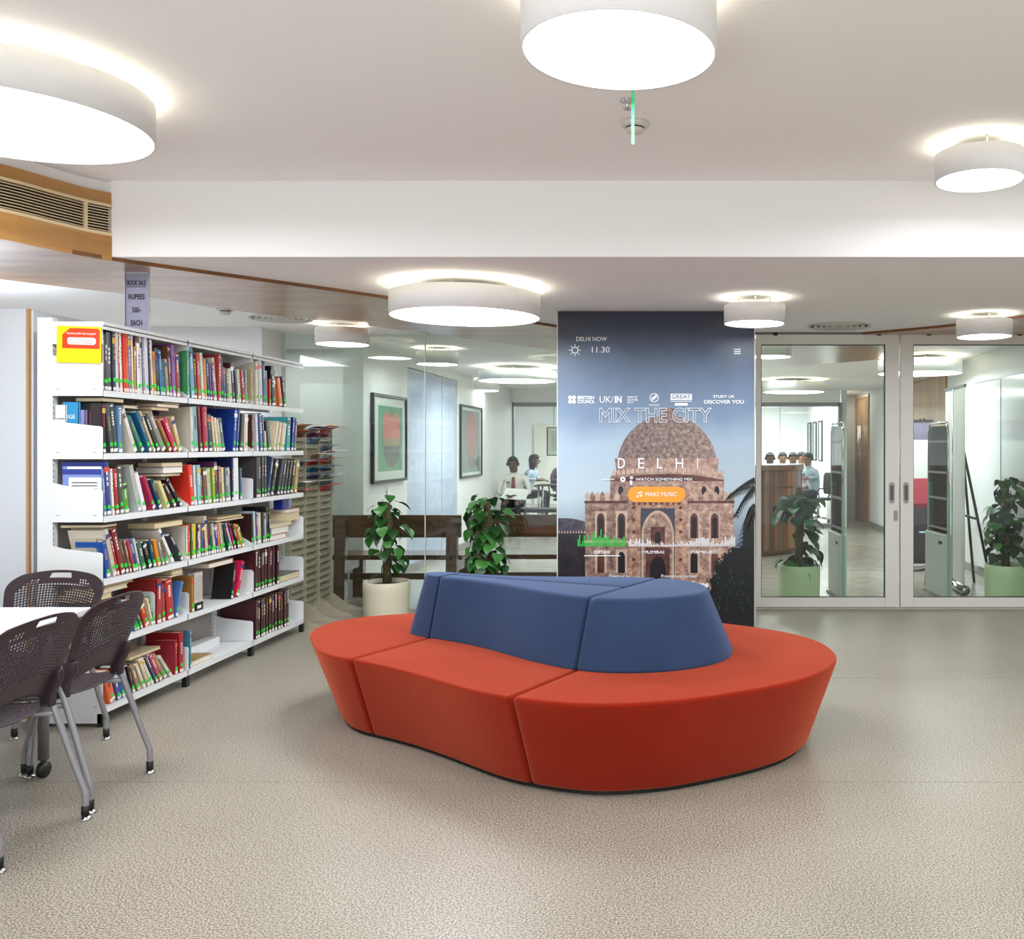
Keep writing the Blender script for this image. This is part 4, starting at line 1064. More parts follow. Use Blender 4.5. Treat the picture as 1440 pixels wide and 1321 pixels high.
books(4, 6.289, 120, 790, """170 40 330 160 5a6a40
215 36 340 200 c8b890
255 40 320 240 a04a30
300 36 330 285 2a4a5a
345 40 340 330 d8d0c0
440 26 460 380 3a6a90
470 24 450 412 3a9a4a
498 20 440 450 2a7a5a
540 44 370 485 c03830
590 20 330 540 d8c8a8
612 20 320 560 4a8a50
636 46 145 636 a83030 .19
690 32 200 680 a04040
724 68 160 690 b02828
800 26 180 860 4a78b8 .15
838 22 200 905 d04858 .14
944 22 130 940 a07030 .2""")
books(4, 8.253, 290, 760, """290 30 262 330 1a1a1e .13
350 44 250 420 d02050 .12
566 36 105 566 4a2028 .24
604 34 100 604 4a2028 .24
642 12 100 642 3a181c .24
656 30 75 656 4a222a .24
688 28 72 688 4a222a .24
718 26 68 718 4a222a .24
746 26 60 746 4a222a .24
774 30 55 774 4a222a .24
828 34 38 828 40181e .24""", sfrac=.1)
books(5, 6.289, 120, 790, """215 66 980 150 e0602c
288 42 1000 240 4a4a90
335 40 990 290 3a5aa0
385 40 930 320 1a2028
425 30 920 375 2a2426
470 34 930 400 a08060
516 30 930 430 d8c8b0
556 34 890 450 c8b8a0
598 24 860 500 e0d8c0
630 24 850 530 4a5a7a
660 34 830 560 c04858
710 36 840 590 a87868
752 30 860 640 c8ccc0
800 26 690 796 9a2030 .14
832 42 615 830 a01828 .2
878 44 610 876 b080d0 .2
926 14 610 922 4a8aa0""")
books(5, 8.253, 290, 760, '\n'.join('%g %g %g %g %s .24' % (572+i*33, 31 if i not in (4, 9) else 24, 695-i*12.5, 572+i*33, ('4a222a', '43202a', '3c1a20')[i % 3]) for i in range(12)), sfrac=.1)
# lying and face-out books
def lying(x, y, z, ln, wd, th, c, rz, label, row, tilt=0, lines=False):
    o = book_mesh(th, wd, ln, c, brnd, sticker=False, lines=lines).build('book')
    # local: spine +X, thickness +Y, height +Z -> lay flat with thickness up, pages towards +X
    M = Matrix.Translation((x, y, z)) @ Matrix.Rotation(rz, 4, 'Z') @ Matrix.Rotation(tilt, 4, 'Y') @ Matrix(((-1, 0, 0, 0), (0, 0, 1, 0), (0, 1, 0, 0), (0, 0, 0, 1)))
    o.matrix_world = M; o['label'] = label; o['category'] = 'book'; o['group'] = 'books on the %s shelf' % ROWN[row]; return o
def LB(x0p, x1p, ybp, row, zoff, th, wd, c, label, rz=0, tilt=0):
    """book lying flat on whatever stands below it"""
    Y0, Y1 = yof(x0p), yof(x1p)
    for q in BY[1:]:
        if Y0 < q-.02 and Y1 > q-.024: Y1 = q-.026
        if Y0 < q+.004 and Y1 > q+.02: Y0 = q+.006
    z = max([SZ[row]]+[t for a, b, t in TOPS[row] if b > Y0+.004 and a < Y1-.004])+.0008
    lim = ([2.09]+SZ)[row]-.034; th = min(th, lim-z)
    if th < .006: return
    TOPS[row].append((Y0, Y1, z+th)); lying(BX-.02-wd, Y0, z, Y1-Y0, wd, th, c, rz, label, row, tilt)
LB(216, 240, 580, 1, .188, .020, .15, '7a2a38', 'maroon book lying lowest on the second shelf row')
LB(224, 254, 580, 1, .210, .020, .16, 'b08040', 'tan book lying under the thin dark one, second shelf')
LB(232, 256, 580, 1, .232, .018, .17, '2a1c1a', 'thin dark book lying on top of the second shelf row, uppermost')
LB(176, 196, 570, 1, .190, .014, .15, 'e0dccb', 'cream paperback lying behind the slumped books, second shelf')
LB(150, 176, 570, 1, .215, .022, .16, '123a30', 'dark green book lying across the near books, second shelf', rz=-.1)
LB(228, 262, 570, 2, .13, .02, .16, '2c2c34', 'black book lying in the near bay, third shelf', rz=.08)
LB(232, 262, 570, 2, .155, .035, .16, 'd8d6d0', 'white book lying on the black one, third shelf')
LB(230, 263, 570, 2, .195, .028, .15, '18181a', 'black-jacketed book lying uppermost in the near bay, third shelf')
LB(145, 168, 745, 3, .228, .018, .22, '2e2a2e', 'black hardback lying across the nearest books, fourth shelf', rz=.06)
LB(220, 262, 570, 3, .205, .032, .16, 'b09c70', 'thick yellowed paperback lying above the slumped ones, fourth shelf')
LB(260, 288, 570, 3, .185, .022, .17, 'c8bc98', 'tan book lying at the start of the middle bay, fourth shelf')
LB(306, 345, 570, 3, .170, .018, .17, '4a2420', 'dark red book lying on the middle bay row, fourth shelf')
LB(308, 342, 570, 3, .192, .014, .16, 'c0a878', 'tan paperback lying uppermost in the middle bay, fourth shelf')
LB(383, 404, 570, 3, .0, .04, .2, 'b03a28', 'red-edged paperback lying lowest in the far bay pile, fourth shelf')
LB(384, 408, 570, 3, .042, .05, .19, 'd8b080', 'thick pale paperback lying in the far bay pile, fourth shelf')
LB(382, 412, 570, 3, .094, .03, .19, 'c0bdb2', 'grey magazine-like book lying on the far bay pile, fourth shelf')
LB(405, 424, 570, 3, .0, .06, .18, 'e0d0a8', 'curled cream paperback at the far end of the fourth shelf')
LB(406, 426, 570, 3, .062, .03, .18, 'c86a40', 'orange-striped paperback on the curled cream one, fourth shelf')
o = place_book(3, yof(401), .16, .13, 0, '232a86', .06, back=.02, sticker=False, lines=False); o.location.z = max(t for a, b, t in TOPS[3] if b > 7.08 and a < 7.24)+.001; o['label'] = 'deep blue box-like book standing on the pile, fourth shelf far bay'
LB(128, 160, 570, 4, .0, .03, .18, 'c8bca0', 'yellowed paperback lying at the near end of the fifth shelf')
LB(140, 182, 570, 4, .168, .024, .17, 'ddd6c6', 'cream hardback lying on the near row, fifth shelf')
LB(150, 190, 570, 4, .195, .026, .17, 'a89a70', 'tan paperback lying on the near row, fifth shelf')
LB(241, 291, 570, 4, .272, .012, .2, 'a8946c', 'thin tan book lying on top of the near bay, fifth shelf')
LB(244, 284, 570, 4, .286, .036, .18, 'cdbb8a', 'thick yellowed paperback lying uppermost, fifth shelf near bay')
LB(296, 330, 570, 4, .0, .03, .20, 'c9a468', 'brown-edged book lying flat in the middle bay, fifth shelf')
LB(185, 228, 570, 5, .225, .018, .2, 'b8a684', 'tan book lying across the slumped ones, bottom shelf')
LB(270, 300, 570, 5, .0, .035, .12, 'b08a48', 'lone brown-edged book lying flat in the middle bay, bottom shelf')
LB(396, 427, 570, 4, .0, .05, .23, '1c2226', 'large black album lying at the far end of the fifth shelf')
mb = book_mesh(.10, .04, .235, 'c8beb4', brnd, sticker=False, lines=False); mb.box((.003, .0, .0), (.004, .10, .05), BLACK); mb.box((.0041, .03, .012), (.0045, .075, .032), TAGW)
for k in range(9): mb.box((.003, .01, .075+k*.016), (.0036, .09, .079+k*.016), INK)
o = mb.build('book', loc=(XS-.002, yof(273.5), SZ[4]+.001), label='pale book turned to show its printed back cover, fifth shelf', category='book', group='books on the fifth shelf')
# things held behind the near end plates
Yn = 4.915
def coverbook(xl, xr, row, ztop, th, c, label, patches, yb=Yn, tilt=0):
    X0, X1 = (xl-CX)*yb/F, (xr-CX)*yb/F; h = ztop-SZ[row]-.003
    mb = book_mesh(th, X1-X0, h, c, brnd, sticker=False, lines=False)
    for a, b_, cc, d, m in patches: mb.box((-(X1-X0)+a*(X1-X0), -.0008, b_*h), (-(X1-X0)+cc*(X1-X0), .0002, d*h), m)
    o = mb.build('book', loc=(X1, yb, SZ[row]+.001), label=label, category='book', group='books on the %s shelf' % ROWN[row]); o.rotation_euler = (-tilt, 0, 0); return o
o = coverbook(88, 111, 1, 1.70, .012, '2a8cc0', 'bright blue booklet with a white and pale lower half at the near end', [(.0, .0, 1, .45, cmat('a8d4e0'))])
vs, fs = text_mesh('DGE', .03, TAGW, Matrix.Translation((-.045, -.0015, .19)) @ Matrix.Rotation(PI/2, 4, 'X'), width=.05); mb = MB(); mb.add(vs, fs, TAGW); mb.build('lettering', o)
coverbook(78, 93, 1, 1.685, .006, 'e8ecee', 'white leaflet standing at the near end of the second shelf', [(.1, .5, .9, .53, INK), (.1, .6, .9, .63, INK), (.1, .7, .9, .73, INK)], 4.906)
coverbook(108, 120, 1, 1.66, .02, '8a80b0', 'lavender book standing behind the blue booklet', [], 4.925)
coverbook(114, 128, 1, 1.655, .022, '2e2830', 'black book with cream edge behind the lavender one', [], 4.947)
coverbook(126, 143, 1, 1.648, .016, '7a2a48', 'maroon-covered book at the near end of the second shelf', [(.1, .55, .9, .6, cmat('c08090'))], 4.925)
o = coverbook(88, 142.5, 2, 1.363, .006, '7a90cc', 'blue-edged book showing its white printed back, third shelf near end', [(.16, 0, 1, .78, PAP), (.0, .84, 1, .95, cmat('2c3c94')), (.12, .95, 1, 1, PAP)]+[(.24, .08+.065*k, .9, .1+.065*k, INK) for k in range(10)], 4.908)
coverbook(101, 137, 3, .985, .03, 'a8a290', 'yellowed paperback showing its printed cover, fourth shelf near end', [(.08, .1+.06*k, .9, .12+.06*k, INK) for k in range(13)], 4.912)
# bookends
def bookend(y, row, h, label, dpt=.17):
    t = empty('bookend', (BX-.02, y, SZ[row]), label=label, category='bookend', group='white steel bookends')
    mb = MB(); mb.prism([(-dpt, 0), (0, 0), (0, h-.02), (-.006, h-.006), (-.02, h), (-dpt+.02, h), (-dpt, h-.02)], 0, .002, STEELW, M=SW); mb.build('plate', t, fix=True)
    mb = MB(); mb.box((-dpt, -.08, .0006), (0, 0, .002), STEELW); mb.build('tongue', t)
bookend(yof(341), 2, .15, 'white bookend left of the four thin grey volumes, third shelf'); bookend(yof(219.5), 4, .19, 'white bookend before the big red book, fifth shelf')
bookend(yof(267.5), 4, .13, 'white bookend beside the leaning red paperback, fifth shelf'); bookend(yof(358.5), 4, .155, 'white bookend against the bound maroon volumes, fifth shelf')
bookend(yof(428)-.005, 4, .15, 'white bookend at the far end of the fifth shelf', .2)
t = MB(); t.box((SB+.01, 5.80, SZ[5]+.001), (SB+.10, 6.45, SZ[5]+.06), STEELW); t.build('loose_shelf_rail', label='spare white shelf rail lying at the back of the bottom shelf', category='shelf rail')
# ---------------------------------------------------------------- tall white cupboard at the left edge
t = empty('tall_cupboard', (-4.6, 5.0, 0), label='tall pale cupboard with a timber-edged front at the left edge', category='cupboard')
CB = mat('cupboard_laminate', 'd5dce2', .45)
mb = MB(); mb.box((-.6, .02, 0), (1.07, .9, 2.195), CB); mb.build('body', t, bevel=.002)
mb = MB(); mb.box((-.6, 0, 0), (1.045, .018, 2.2), CB); mb.build('front_panel', t)
mb = MB(); mb.box((1.046, 0, 0), (1.060, .02, 2.2), mat('edge_banding', 'c09468', .5)); mb.build('edge_strip', t)
# ---------------------------------------------------------------- table
t = empty('reading_table', (-3.3, 3.5, 0), label='white-topped reading table at the left edge, chairs around it', category='table')
Pt = [(-2.76, 4.30), (-3.9, 4.30), (-3.9, 2.5), (-2.47, 2.5)]
mb = MB(); mb.prism([(x+3.3, y-3.5) for x, y in Pt], .702, .73, mat('white_laminate', 'e9e9ea', .3)); mb.build('tabletop', t, bevel=.003, fix=True)
GM = mat('grey_tube', '8a8a8e', .35, .7)
mb = MB(); mb.box((-.45, -.75, .66), (.38, -.70, .70), GM); mb.box((-.45, .60, .66), (.34, .65, .70), GM); mb.build('frame', t)
for x, y in ((-.45, .66), (.42, .66), (.42, -.78), (-.45, -.78)):
    mb = MB(); mb.tube([(x, y, .08), (x, y, .70)], .022, GM, 12); l = mb.build('leg', t)
    mb = MB(); mb.tube([(x-.012, y, .035), (x+.012, y, .035)], .035, BLACK, 16); mb.tube([(x, y, .035), (x, y, .09)], .012, BLACK, 8); mb.build('caster', l)
# ---------------------------------------------------------------- perforated stacking chairs
PL = mat('aubergine_plastic', '35292f', .42); TUB = mat('silver_tube', '97979b', .35, .35)
def perf(mb, S_, nu, nv, hole, m, slot=None, rad=.30):
    """surface S_(u,v) cut into cells; cells with hole(u,v) True get a real round opening; slot = fully open cell range"""
    cache = {}
    def P(u, v):
        k = (round(u, 5), round(v, 5))
        if k not in cache: cache[k] = len(vs); vs.append(S_(u, v))
        return cache[k]
    vs = []; fs = []
    for i in range(nu):
        for j in range(nv):
            u0, u1, v0, v1 = i/nu, (i+1)/nu, j/nv, (j+1)/nv; uc, vc = (u0+u1)/2, (v0+v1)/2
            if slot and slot(uc, vc): continue
            if hole(uc, vc):
                O = [P(u0, v0), P(uc, v0), P(u1, v0), P(u1, vc), P(u1, v1), P(uc, v1), P(u0, v1), P(u0, vc)]
                I = []
                for k in range(8):
                    a = -3*PI/4+k*PI/4; I.append(P(uc+rad*(u1-u0)*math.cos(a), vc+rad*(v1-v0)*math.sin(a)))
                for k in range(8): fs.append((O[k], O[(k+1) % 8], I[(k+1) % 8], I[k]))
            else: fs.append((P(u0, v0), P(uc, v0), P(u1, v0), P(u1, vc), P(u1, v1), P(uc, v1), P(u0, v1), P(u0, vc)))
    mb.add(vs, fs, m, True)
def make_chair():
    c = empty('perforated_chair')
    # back: u across (-1..1), v bottom..top
    def SBk(u, v):
        a = 2*u-1; b = v
        wtop, wbot = .245, .20; w_ = wbot+(wtop-wbot)*min(1, b*1.3)
        corner = max(0, b-.80)/.20; w_ = w_*math.sqrt(max(0.02, 1-(corner*.72)**2.2)) if corner > 0 else w_
        x = a*w_
        zb = .475+.060*(1-a*a)*1.0-(.03 if abs(a) > .8 else 0)*(abs(a)-.8)/.2        # arched lower edge
        zt = .845-.02*a*a
        z = zb+(zt-zb)*b
        y = -.155-.125*b-.055*(1-a*a)*(.35+.65*(1-abs(b-.35)))+.02*max(0, b-.8)*-2
        return Vector((x, y, z))
    hole = lambda u, v: .10 < u < .90 and .24 < v < .87 and ((u-.5)**2/.19+(v-.54)**2/.19) < 1 and not (.30 < u < .70 and v > .80)
    slot = lambda u, v: .38 < u < .62 and .885 < v < .96
    mb = MB(); perf(mb, SBk, 34, 26, hole, PL, slot, .36)
    o = mb.build('backrest', c, fix=True); s = o.modifiers.new('s', 'SOLIDIFY'); s.thickness = .0035; s.offset = 0
    def SSt(u, v):
        a = 2*u-1; b = v; w_ = .225*(1-.10*b)
        cn = max(0, abs(b-.5)-.36)/.14; w_ *= math.sqrt(max(.05, 1-(cn*.6)**2))
        z = .445-.012*(1-a*a)+.018*(b-.5)**2*4*(1 if b < .5 else -1)+.006*abs(a)**4-.03*max(0, b-.85)/.15
        return Vector((a*w_, -.19+.43*b, z))
    hole2 = lambda u, v: .12 < u < .88 and .10 < v < .86
    mb = MB(); perf(mb, SSt, 18, 18, hole2, PL, None, .30)
    o = mb.build('seat', c, fix=True); s = o.modifiers.new('s', 'SOLIDIFY'); s.thickness = .006; s.offset = 0
    for sx in (-1, 1):
        pr = crom([(sx*.205, -.16, .535), (sx*.212, -.205, .40), (sx*.222, -.262, .22), (sx*.23, -.295, .12), (sx*.23, -.30, .10), (sx*.23, -.30, .035)], 3)
        pf = crom([(sx*.20, .10, .425), (sx*.21, .16, .36), (sx*.222, .21, .2), (sx*.23, .235, .12), (sx*.23, .24, .10), (sx*.23, .24, .035)], 3)
        for nm, pp, y in (('leg', pr, -.30), ('leg', pf, .24)):
            mb = MB(); mb.tube(pp, .0125, TUB, 12); l = mb.build(nm, c)
            mb = MB(); mb.tube([(sx*.23, y, .016), (sx*.23, y, .055)], .0145, BLACK, 12); mb.build('sleeve', l)
            mb = MB(); mb.lathe([(0, 0), (.022, 0), (.023, .005), (.018, .010), (.008, .016), (.006, .02)], CHROME, 16, (sx*.23, y, 0)); mb.build('glide', l)
        mb = MB(); mb.tube([(sx*.207, -.19, .425), (sx*.19, -.05, .425), (sx*.19, .13, .418)], .011, TUB, 10); mb.build('seat_rail', c)
        mb = MB(); mb.loft([[Vector((sx*(.198+dx), -.175+dy-.03*(z > .5), z)) for dx, dy in ((-.016, -.024), (.016, -.024), (.020, .02), (-.016, .024))] for z in (.455, .50, .56, .60)], PL, True, True); mb.build('back_bracket', c, fix=True, bevel=.004)
    mb = MB(); mb.tube([(-.19, -.04, .41), (.19, -.04, .41)], .011, TUB, 10); mb.tube([(-.205, .14, .385), (.205, .14, .385)], .011, TUB, 10); mb.build('crossbar', c)
    return c
ch = make_chair(); ch['category'] = 'chair'; ch['group'] = 'perforated chairs at the reading table'
ch['label'] = 'dark perforated chair nearest the bookcase, back turned to the room'; ch.location = (-2.725, 3.965, 0); ch.rotation_euler.z = PI/2+.06
for lab, loc, rz in (('dark perforated chair cut by the left edge, nearest the camera', (-2.69, 3.46, 0), PI/2), ('dark perforated chair on the far side of the table, facing the camera', (-3.17, 4.40, 0), PI)):
    c2 = copy_tree(ch); c2['label'] = lab; c2.location = loc; c2.rotation_euler.z = rz
# ---------------------------------------------------------------- leaflet rack
RK = mat('rack_beige_steel', 'aaa48e', .5); RKD = mat('rack_shadow_steel', '6f6a5a', .6)
rk = empty('leaflet_rack', (-3.25, 7.54, 0), label='beige steel leaflet rack of many pockets beyond the bookcase', category='leaflet rack')
W_ = .285; NR = 24
mb = MB(); mb.box((-.03, 0, .10), (-.022, 3*W_, 1.62), RK); mb.build('back_sheet', rk)
pm = MB(); pm.add([(0, .012, 0), (0, W_-.012, 0), (.034, W_-.012, .006), (.034, .012, .006), (.040, .012, .038), (.040, W_-.012, .038), (.037, .012, .038), (.037, W_-.012, .038), (.031, .012, .01), (.031, W_-.012, .01)],
    [(0, 1, 2, 3), (3, 2, 5, 4), (4, 5, 7, 6), (6, 7, 9, 8)], RK)
for k in range(6): y = .05+k*.034; pm.box((.0395, y, .026), (.0412, y+.012, .032), RKD)
pmesh = pm.mesh('pocket')
for j in range(3):
    for i in range(NR): inst('pocket', pmesh, rk, (-.022, j*W_, .155+i*.0585))
for j in range(4):
    mb = MB(); mb.box((-.03, j*W_-.006, .06), (.02, j*W_+.006, 1.63), RK); mb.build('post', rk)
    mb = MB(); mb.prism([(-.03, 0), (.30, 0), (.30, .012), (.16, .055), (.02, .16), (-.03, .16)], j*W_-.002, j*W_+.002, RK, M=SW); mb.build('foot', rk, fix=True)
for j in range(3):
    mb = MB(); mb.box((-.022, j*W_+.008, .095), (-.016, (j+1)*W_-.008, .15), RK)
    for k in range(7): mb.box((-.0162, j*W_+.04+k*.03, .12), (-.0150, j*W_+.05+k*.03, .136), RKD)
    mb.build('kick_panel', rk)
MAGC = ['c9a03a', '9a3b34', '6e7b8e', 'c8ccd2', 'a8604a', '3c4f70', 'd6c9b0', '7c8f9c', 'b84a50', '4f6f86', 'a0a6a8', '8a4a60', '5b7c9a', 'c7b59a', 'c03838', '2f6f80', '405a7c', 'b0a890']
k = 0
for j, rows in ((2, (25, 24, 21, 20, 19, 18, 17, 16, 15)), (1, (25, 24, 23, 22, 20, 19, 18, 17, 16)), (0, (25, 23, 19, 16, 15))):
    for r_ in rows:
        c = MAGC[k % 18]; m1 = mat('magazine_'+cname(c).replace(' ', '_')+'_'+c, c, .3, noise=.55, nscale=26); k += 1
        z = .155+(r_ if r_ < NR else NR-.4)*.0585; L = brnd.uniform(.13, .19); sag = brnd.uniform(.05, .11); mb = MB(); rows_ = []
        wy = W_-.05; th = .006
        for q in range(6):
            f = q/5; x = .006+.018*f+(.05+sag)*f*f*1.0; zz = .012+L*math.sin(f*1.5)*.62-.02*f**3
            rows_.append((x, zz))
        top = [Vector((x, 0, zz)) for x, zz in rows_]+[Vector((x+th*.4, wy, zz)) for x, zz in rows_]
        bot = [p+Vector((-.003, 0, .004)) for p in top]
        fs = [(i, i+1, 7+i, 6+i) for i in range(5)]; fs2 = [tuple(a+12 for a in f[::-1]) for f in fs]
        ed = [(i, 12+i, 13+i, i+1) for i in range(5)]+[(6+i, 7+i, 19+i, 18+i) for i in range(5)]+[(5, 17, 23, 11), (0, 6, 18, 12)]
        mb.add(top+bot, fs+fs2+ed, m1, True)
        a, b_ = Vector(top[5]), Vector(top[11])
        mb.add([top[3]+Vector((.0008, .02, -.0005)), top[4]+Vector((.0008, .02, -.0005)), top[4]+Vector((.0008, wy*.7, -.0005)), top[3]+Vector((.0008, wy*.7, -.0005))], [(0, 1, 2, 3)], PAP if k % 2 else FRED)
        o = mb.build('magazine', loc=(-3.25-.018, 7.54+j*W_+.028, z), rz=brnd.uniform(-.05, .05))
        col = ('near', 'middle', 'far')[j]; rr_ = ORD[rows.index(r_)]
        o['label'] = '%s magazine drooping from its pocket, %s from the top, %s rack column' % (cname(c), rr_, col); o['category'] = 'magazine'; o['group'] = 'magazines in the leaflet rack'
# ---------------------------------------------------------------- potted climbers on moss poles
LV = [mat('leaf_green_%s' % n_, c, .35, noise=.25, nscale=30) for n_, c in (('dark', '1f4a1f'), ('mid', '2c6428'), ('light', '46853a'))]
LV2 = [mat('leaf_deep_%s' % n_, c, .4, noise=.25, nscale=30) for n_, c in (('dark', '14301a'), ('mid', '1f4a22'), ('light', '356b32'))]
def leaf_mesh(m, w_, fold):
    pts = [(0, -.02), (.16, -.12), (.36, -.10), (.48, .08), (.46, .30), (.33, .58), (.15, .84), (0, 1.05)]
    mb = MB(); vs = [Vector((0, y, -.0)) for y in (-.0, .25, .5, .75, 1.05)]
    mid = [Vector((0, y, .12*math.sin(y*2)-.18*y*y)) for x, y in pts]
    R_ = [Vector((x*w_, y, .12*math.sin(y*2)-.18*y*y+fold*x)) for x, y in pts]; L_ = [Vector((-x*w_, y, .12*math.sin(y*2)-.18*y*y+fold*x)) for x, y in pts]
    n = len(pts); v = mid+R_+L_; fs = []
    for i in range(n-1): fs += [(i, n+i, n+i+1, i+1), (i+1, 2*n+i+1, 2*n+i, i)]
    mb.add(v, fs, m, True); 
    mb.tube([(0, -.45, -.12), (0, -.2, .0), (0, 0, 0)], .02, m, 4)
    return mb.mesh('leaf')
LMS = {0: [leaf_mesh(m, w_, f) for m in LV for w_, f in ((1.35, .3), (1.15, .1))], 1: [leaf_mesh(m, w_, f) for m in LV2 for w_, f in ((1.35, .3), (1.15, .1))]}
CREAMP = mat('cream_glazed_pot', 'dcd8bf', .35); GREENP = mat('pale_green_pot', 'c6d8b2', .35); SOIL = mat('potting_soil', '2a1e14', .9, noise=.5, nscale=60)
def plant(loc, rt, rb, h, ph, pot, dark, n, label, spread, seed, prof):
    """prof: list of (z, radius, density bias angle) describing the leaf mass around the moss pole"""
    t = empty('potted_climber', loc, label=label, category='potted plant', group='potted climbers by the glass'); r_ = random.Random(seed)
    mb = MB(); mb.lathe([(0, .004), (rb*.92, 0), (rb, .006), (rb+(rt-rb)*.1, .05), (rt, h*.75), (rt, h-.008), (rt-.006, h), (rt-.016, h-.003), (rt-.02, h-.04), (0, h-.045)], pot, 40); mb.build('pot', t)
    mb = MB(); mb.lathe([(0, h-.035), (rt*.5, h-.03), (rt-.02, h-.038)], SOIL, 24); mb.build('soil', t)
    mb = MB(); mb.tube([(0, 0, h-.05), (.004, .002, h+ph*.5), (0, 0, h+ph)], [.036, .034, .030], mat('moss_pole', '5a4a33', .95, noise=.5, nscale=50, bump=.8, bscale=80), 12)
    mb.build('moss_pole', t)
    for s_ in range(3):
        mb = MB(); a0 = s_*2.1; P_ = [(.045*math.cos(a0+q*.9), .045*math.sin(a0+q*.9), h-.03+ph*q/9) for q in range(10)]; mb.tube(P_, .005, LV[1], 5); mb.build('vine', t)
    for i in range(n):
        z, R_, bias = prof[r_.randrange(len(prof))]; z += r_.uniform(-.05, .05)
        a = r_.uniform(0, 2*PI) if bias is None else r_.gauss(bias, .9)
        rr = .03+R_*r_.random()**.6; s_ = r_.uniform(.05, .095)*spread
        o = inst('leaf', r_.choice(LMS[dark]), t, (rr*math.cos(a), rr*math.sin(a), h+z), (0, 0, 0), (s_, s_, s_))
        o.rotation_euler = (r_.uniform(-1.35, -.5), r_.uniform(-.3, .3), a-PI/2+r_.uniform(-.5, .5)); o.rotation_mode = 'ZYX' if False else 'XYZ'
    return t
prA = [(z, .10, None) for z in (.62, .55, .5, .45, .4)]+[(.58, .15, 2.9), (.5, .15, 3.0), (.40, .15, 2.9), (.30, .1, 3.1), (.30, .15, .1), (.22, .15, 0), (.16, .14, .1), (.42, .16, .1), (.05, .06, 2.9), (.68, .05, None)]
plant((-2.62, 8.02, 0), .195, .185, .315, .66, CREAMP, 0, 62, 'potted climber in a cream pot beside the leaflet rack', 1.15, 5, prA)
prB = [(z, .13, None) for z in (.68, .62, .55, .48, .42, .36, .28, .2)]+[(.15, .15, 0), (.1, .14, 3)]
plant((-1.76, 8.0, 0), .195, .185, .315, .68, CREAMP, 0, 100, 'dense potted climber standing behind the blue sofa back', 1.15, 8, prB)
prC = [(z, .14, None) for z in (.62, .58, .52, .45)]+[(.5, .2, 3.1), (.55, .2, 2.8), (.38, .15, .1), (.3, .17, .1), (.22, .18, 0), (.15, .18, 0), (.08, .16, .0), (.0, .12, None), (.02, .2, 3.1)]
plant((.99, 8.78, 0), .195, .19, .36, .72, GREENP, 1, 84, 'potted climber in a pale green pot behind the left sliding door', 1.4, 12, prC)
prD = [(z, .16, None) for z in (.66, .58, .5, .42, .34, .26, .18, .1)]+[(.3, .2, 3.1), (.75, .1, None)]
plant((2.93, 8.80, 0), .195, .19, .36, .72, GREENP, 1, 110, 'dense potted climber in a pale green pot at the right edge', 1.2, 21, prD)
# ---------------------------------------------------------------- timber benches in the corridor
def bench(x0, x1, y, label, face, ends):
    t = empty('timber_bench', (x0, y, 0), label=label, category='bench', group='timber benches in the corridor'); W_ = x1-x0
    mb = MB(); mb.box((0, .0, .615), (W_, .045, .825), DWOOD); mb.build('back_board', t, bevel=.008)
    mb = MB(); mb.box((0, .06*face, .40), (W_, .06*face+.42*face, .445) if face > 0 else (W_, .0, .445), DWOOD) if face > 0 else mb.box((0, -.46, .40), (W_, -.02, .445), DWOOD)
    mb.build('seat_plank', t, bevel=.006)
    for x in ends:
        mb = MB(); f = face
        mb.prism([(.0, 0), (.09, 0), (.075, .40), (.05, .78), (0, .78)] if f > 0 else [(.0, 0), (.09, 0), (.075, .40), (.05, .78), (0, .78)], x-.05, x+.05, DWOOD, M=Matrix(((0, 0, 1, 0), (-f, 0, 0, -.002*f), (0, 1, 0, 0), (0, 0, 0, 1))))
        mb.build('leg', t, fix=True)
        mb = MB(); yy = .40*f; mb.box((x-.05, min(yy, yy+.08*f), 0), (x+.05, max(yy, yy+.08*f), .40), DWOOD); mb.build('leg', t)
        mb = MB(); mb.box((x-.03, min(-.02*f, .44*f), .30), (x+.03, max(-.02*f, .44*f), .40), DWOOD); mb.build('bearer', t)
    mb = MB(); mb.box((ends[0], .2*face-.02, .20), (ends[-1], .2*face+.02, .26), DWOOD); mb.build('stretcher', t)
bench(-3.38, -2.16, 8.72, 'timber bench behind the first potted climber', 1, (.12, 1.15))
bench(-2.12, -.7, 8.78, 'timber bench partly behind the poster board', 1, (.15, 1.4))
# ---------------------------------------------------------------- framed pictures
def frame_thing(name, label, loc, rz, w_, h_, art, border=.03, matw=.12, cat='framed picture', fm=None):
    t = empty(name, loc, rz, label=label, category=cat); fm = fm or BLACK
    mb = MB()
    for a, b_ in (((0, 0), (w_, border)), ((0, h_-border), (w_, h_)), ((0, border), (border, h_-border)), ((w_-border, border), (w_, h_-border))): mb.box((a[0], -.03, a[1]), (b_[0], 0, b_[1]), fm)
    mb.build('frame', t)
    mb = MB(); mb.box((border, -.01, border), (w_-border, -.004, h_-border), mat('picture_mount', 'd4d6d4', .5)); mb.build('mount', t)
    mb = MB(); art(mb, w_, h_, matw); mb.build('print', t)
    mb = MB(); mb.box((border, -.022, border), (w_-border, -.020, h_-border), glass('picture_glass', (.97, .98, .97), .12)); mb.build('glass', t)
    return t
def poly(mb, P_, d, m): mb.add([(x, -.010-d, z) for x, z in P_], [tuple(range(len(P_)))], m)
def ell(cx, cz, rx, rz_, n=24): return [(cx+rx*math.cos(2*PI*i/n), cz+rz_*math.sin(2*PI*i/n)) for i in range(n)]
AG, AO, AD, AGD = mat('art_green', '2a8458', .5, noise=.1), mat('art_orange', 'c04a1e', .5, noise=.1), mat('art_dark', '232c26', .5), mat('art_mid_green', '1d6a46', .5)
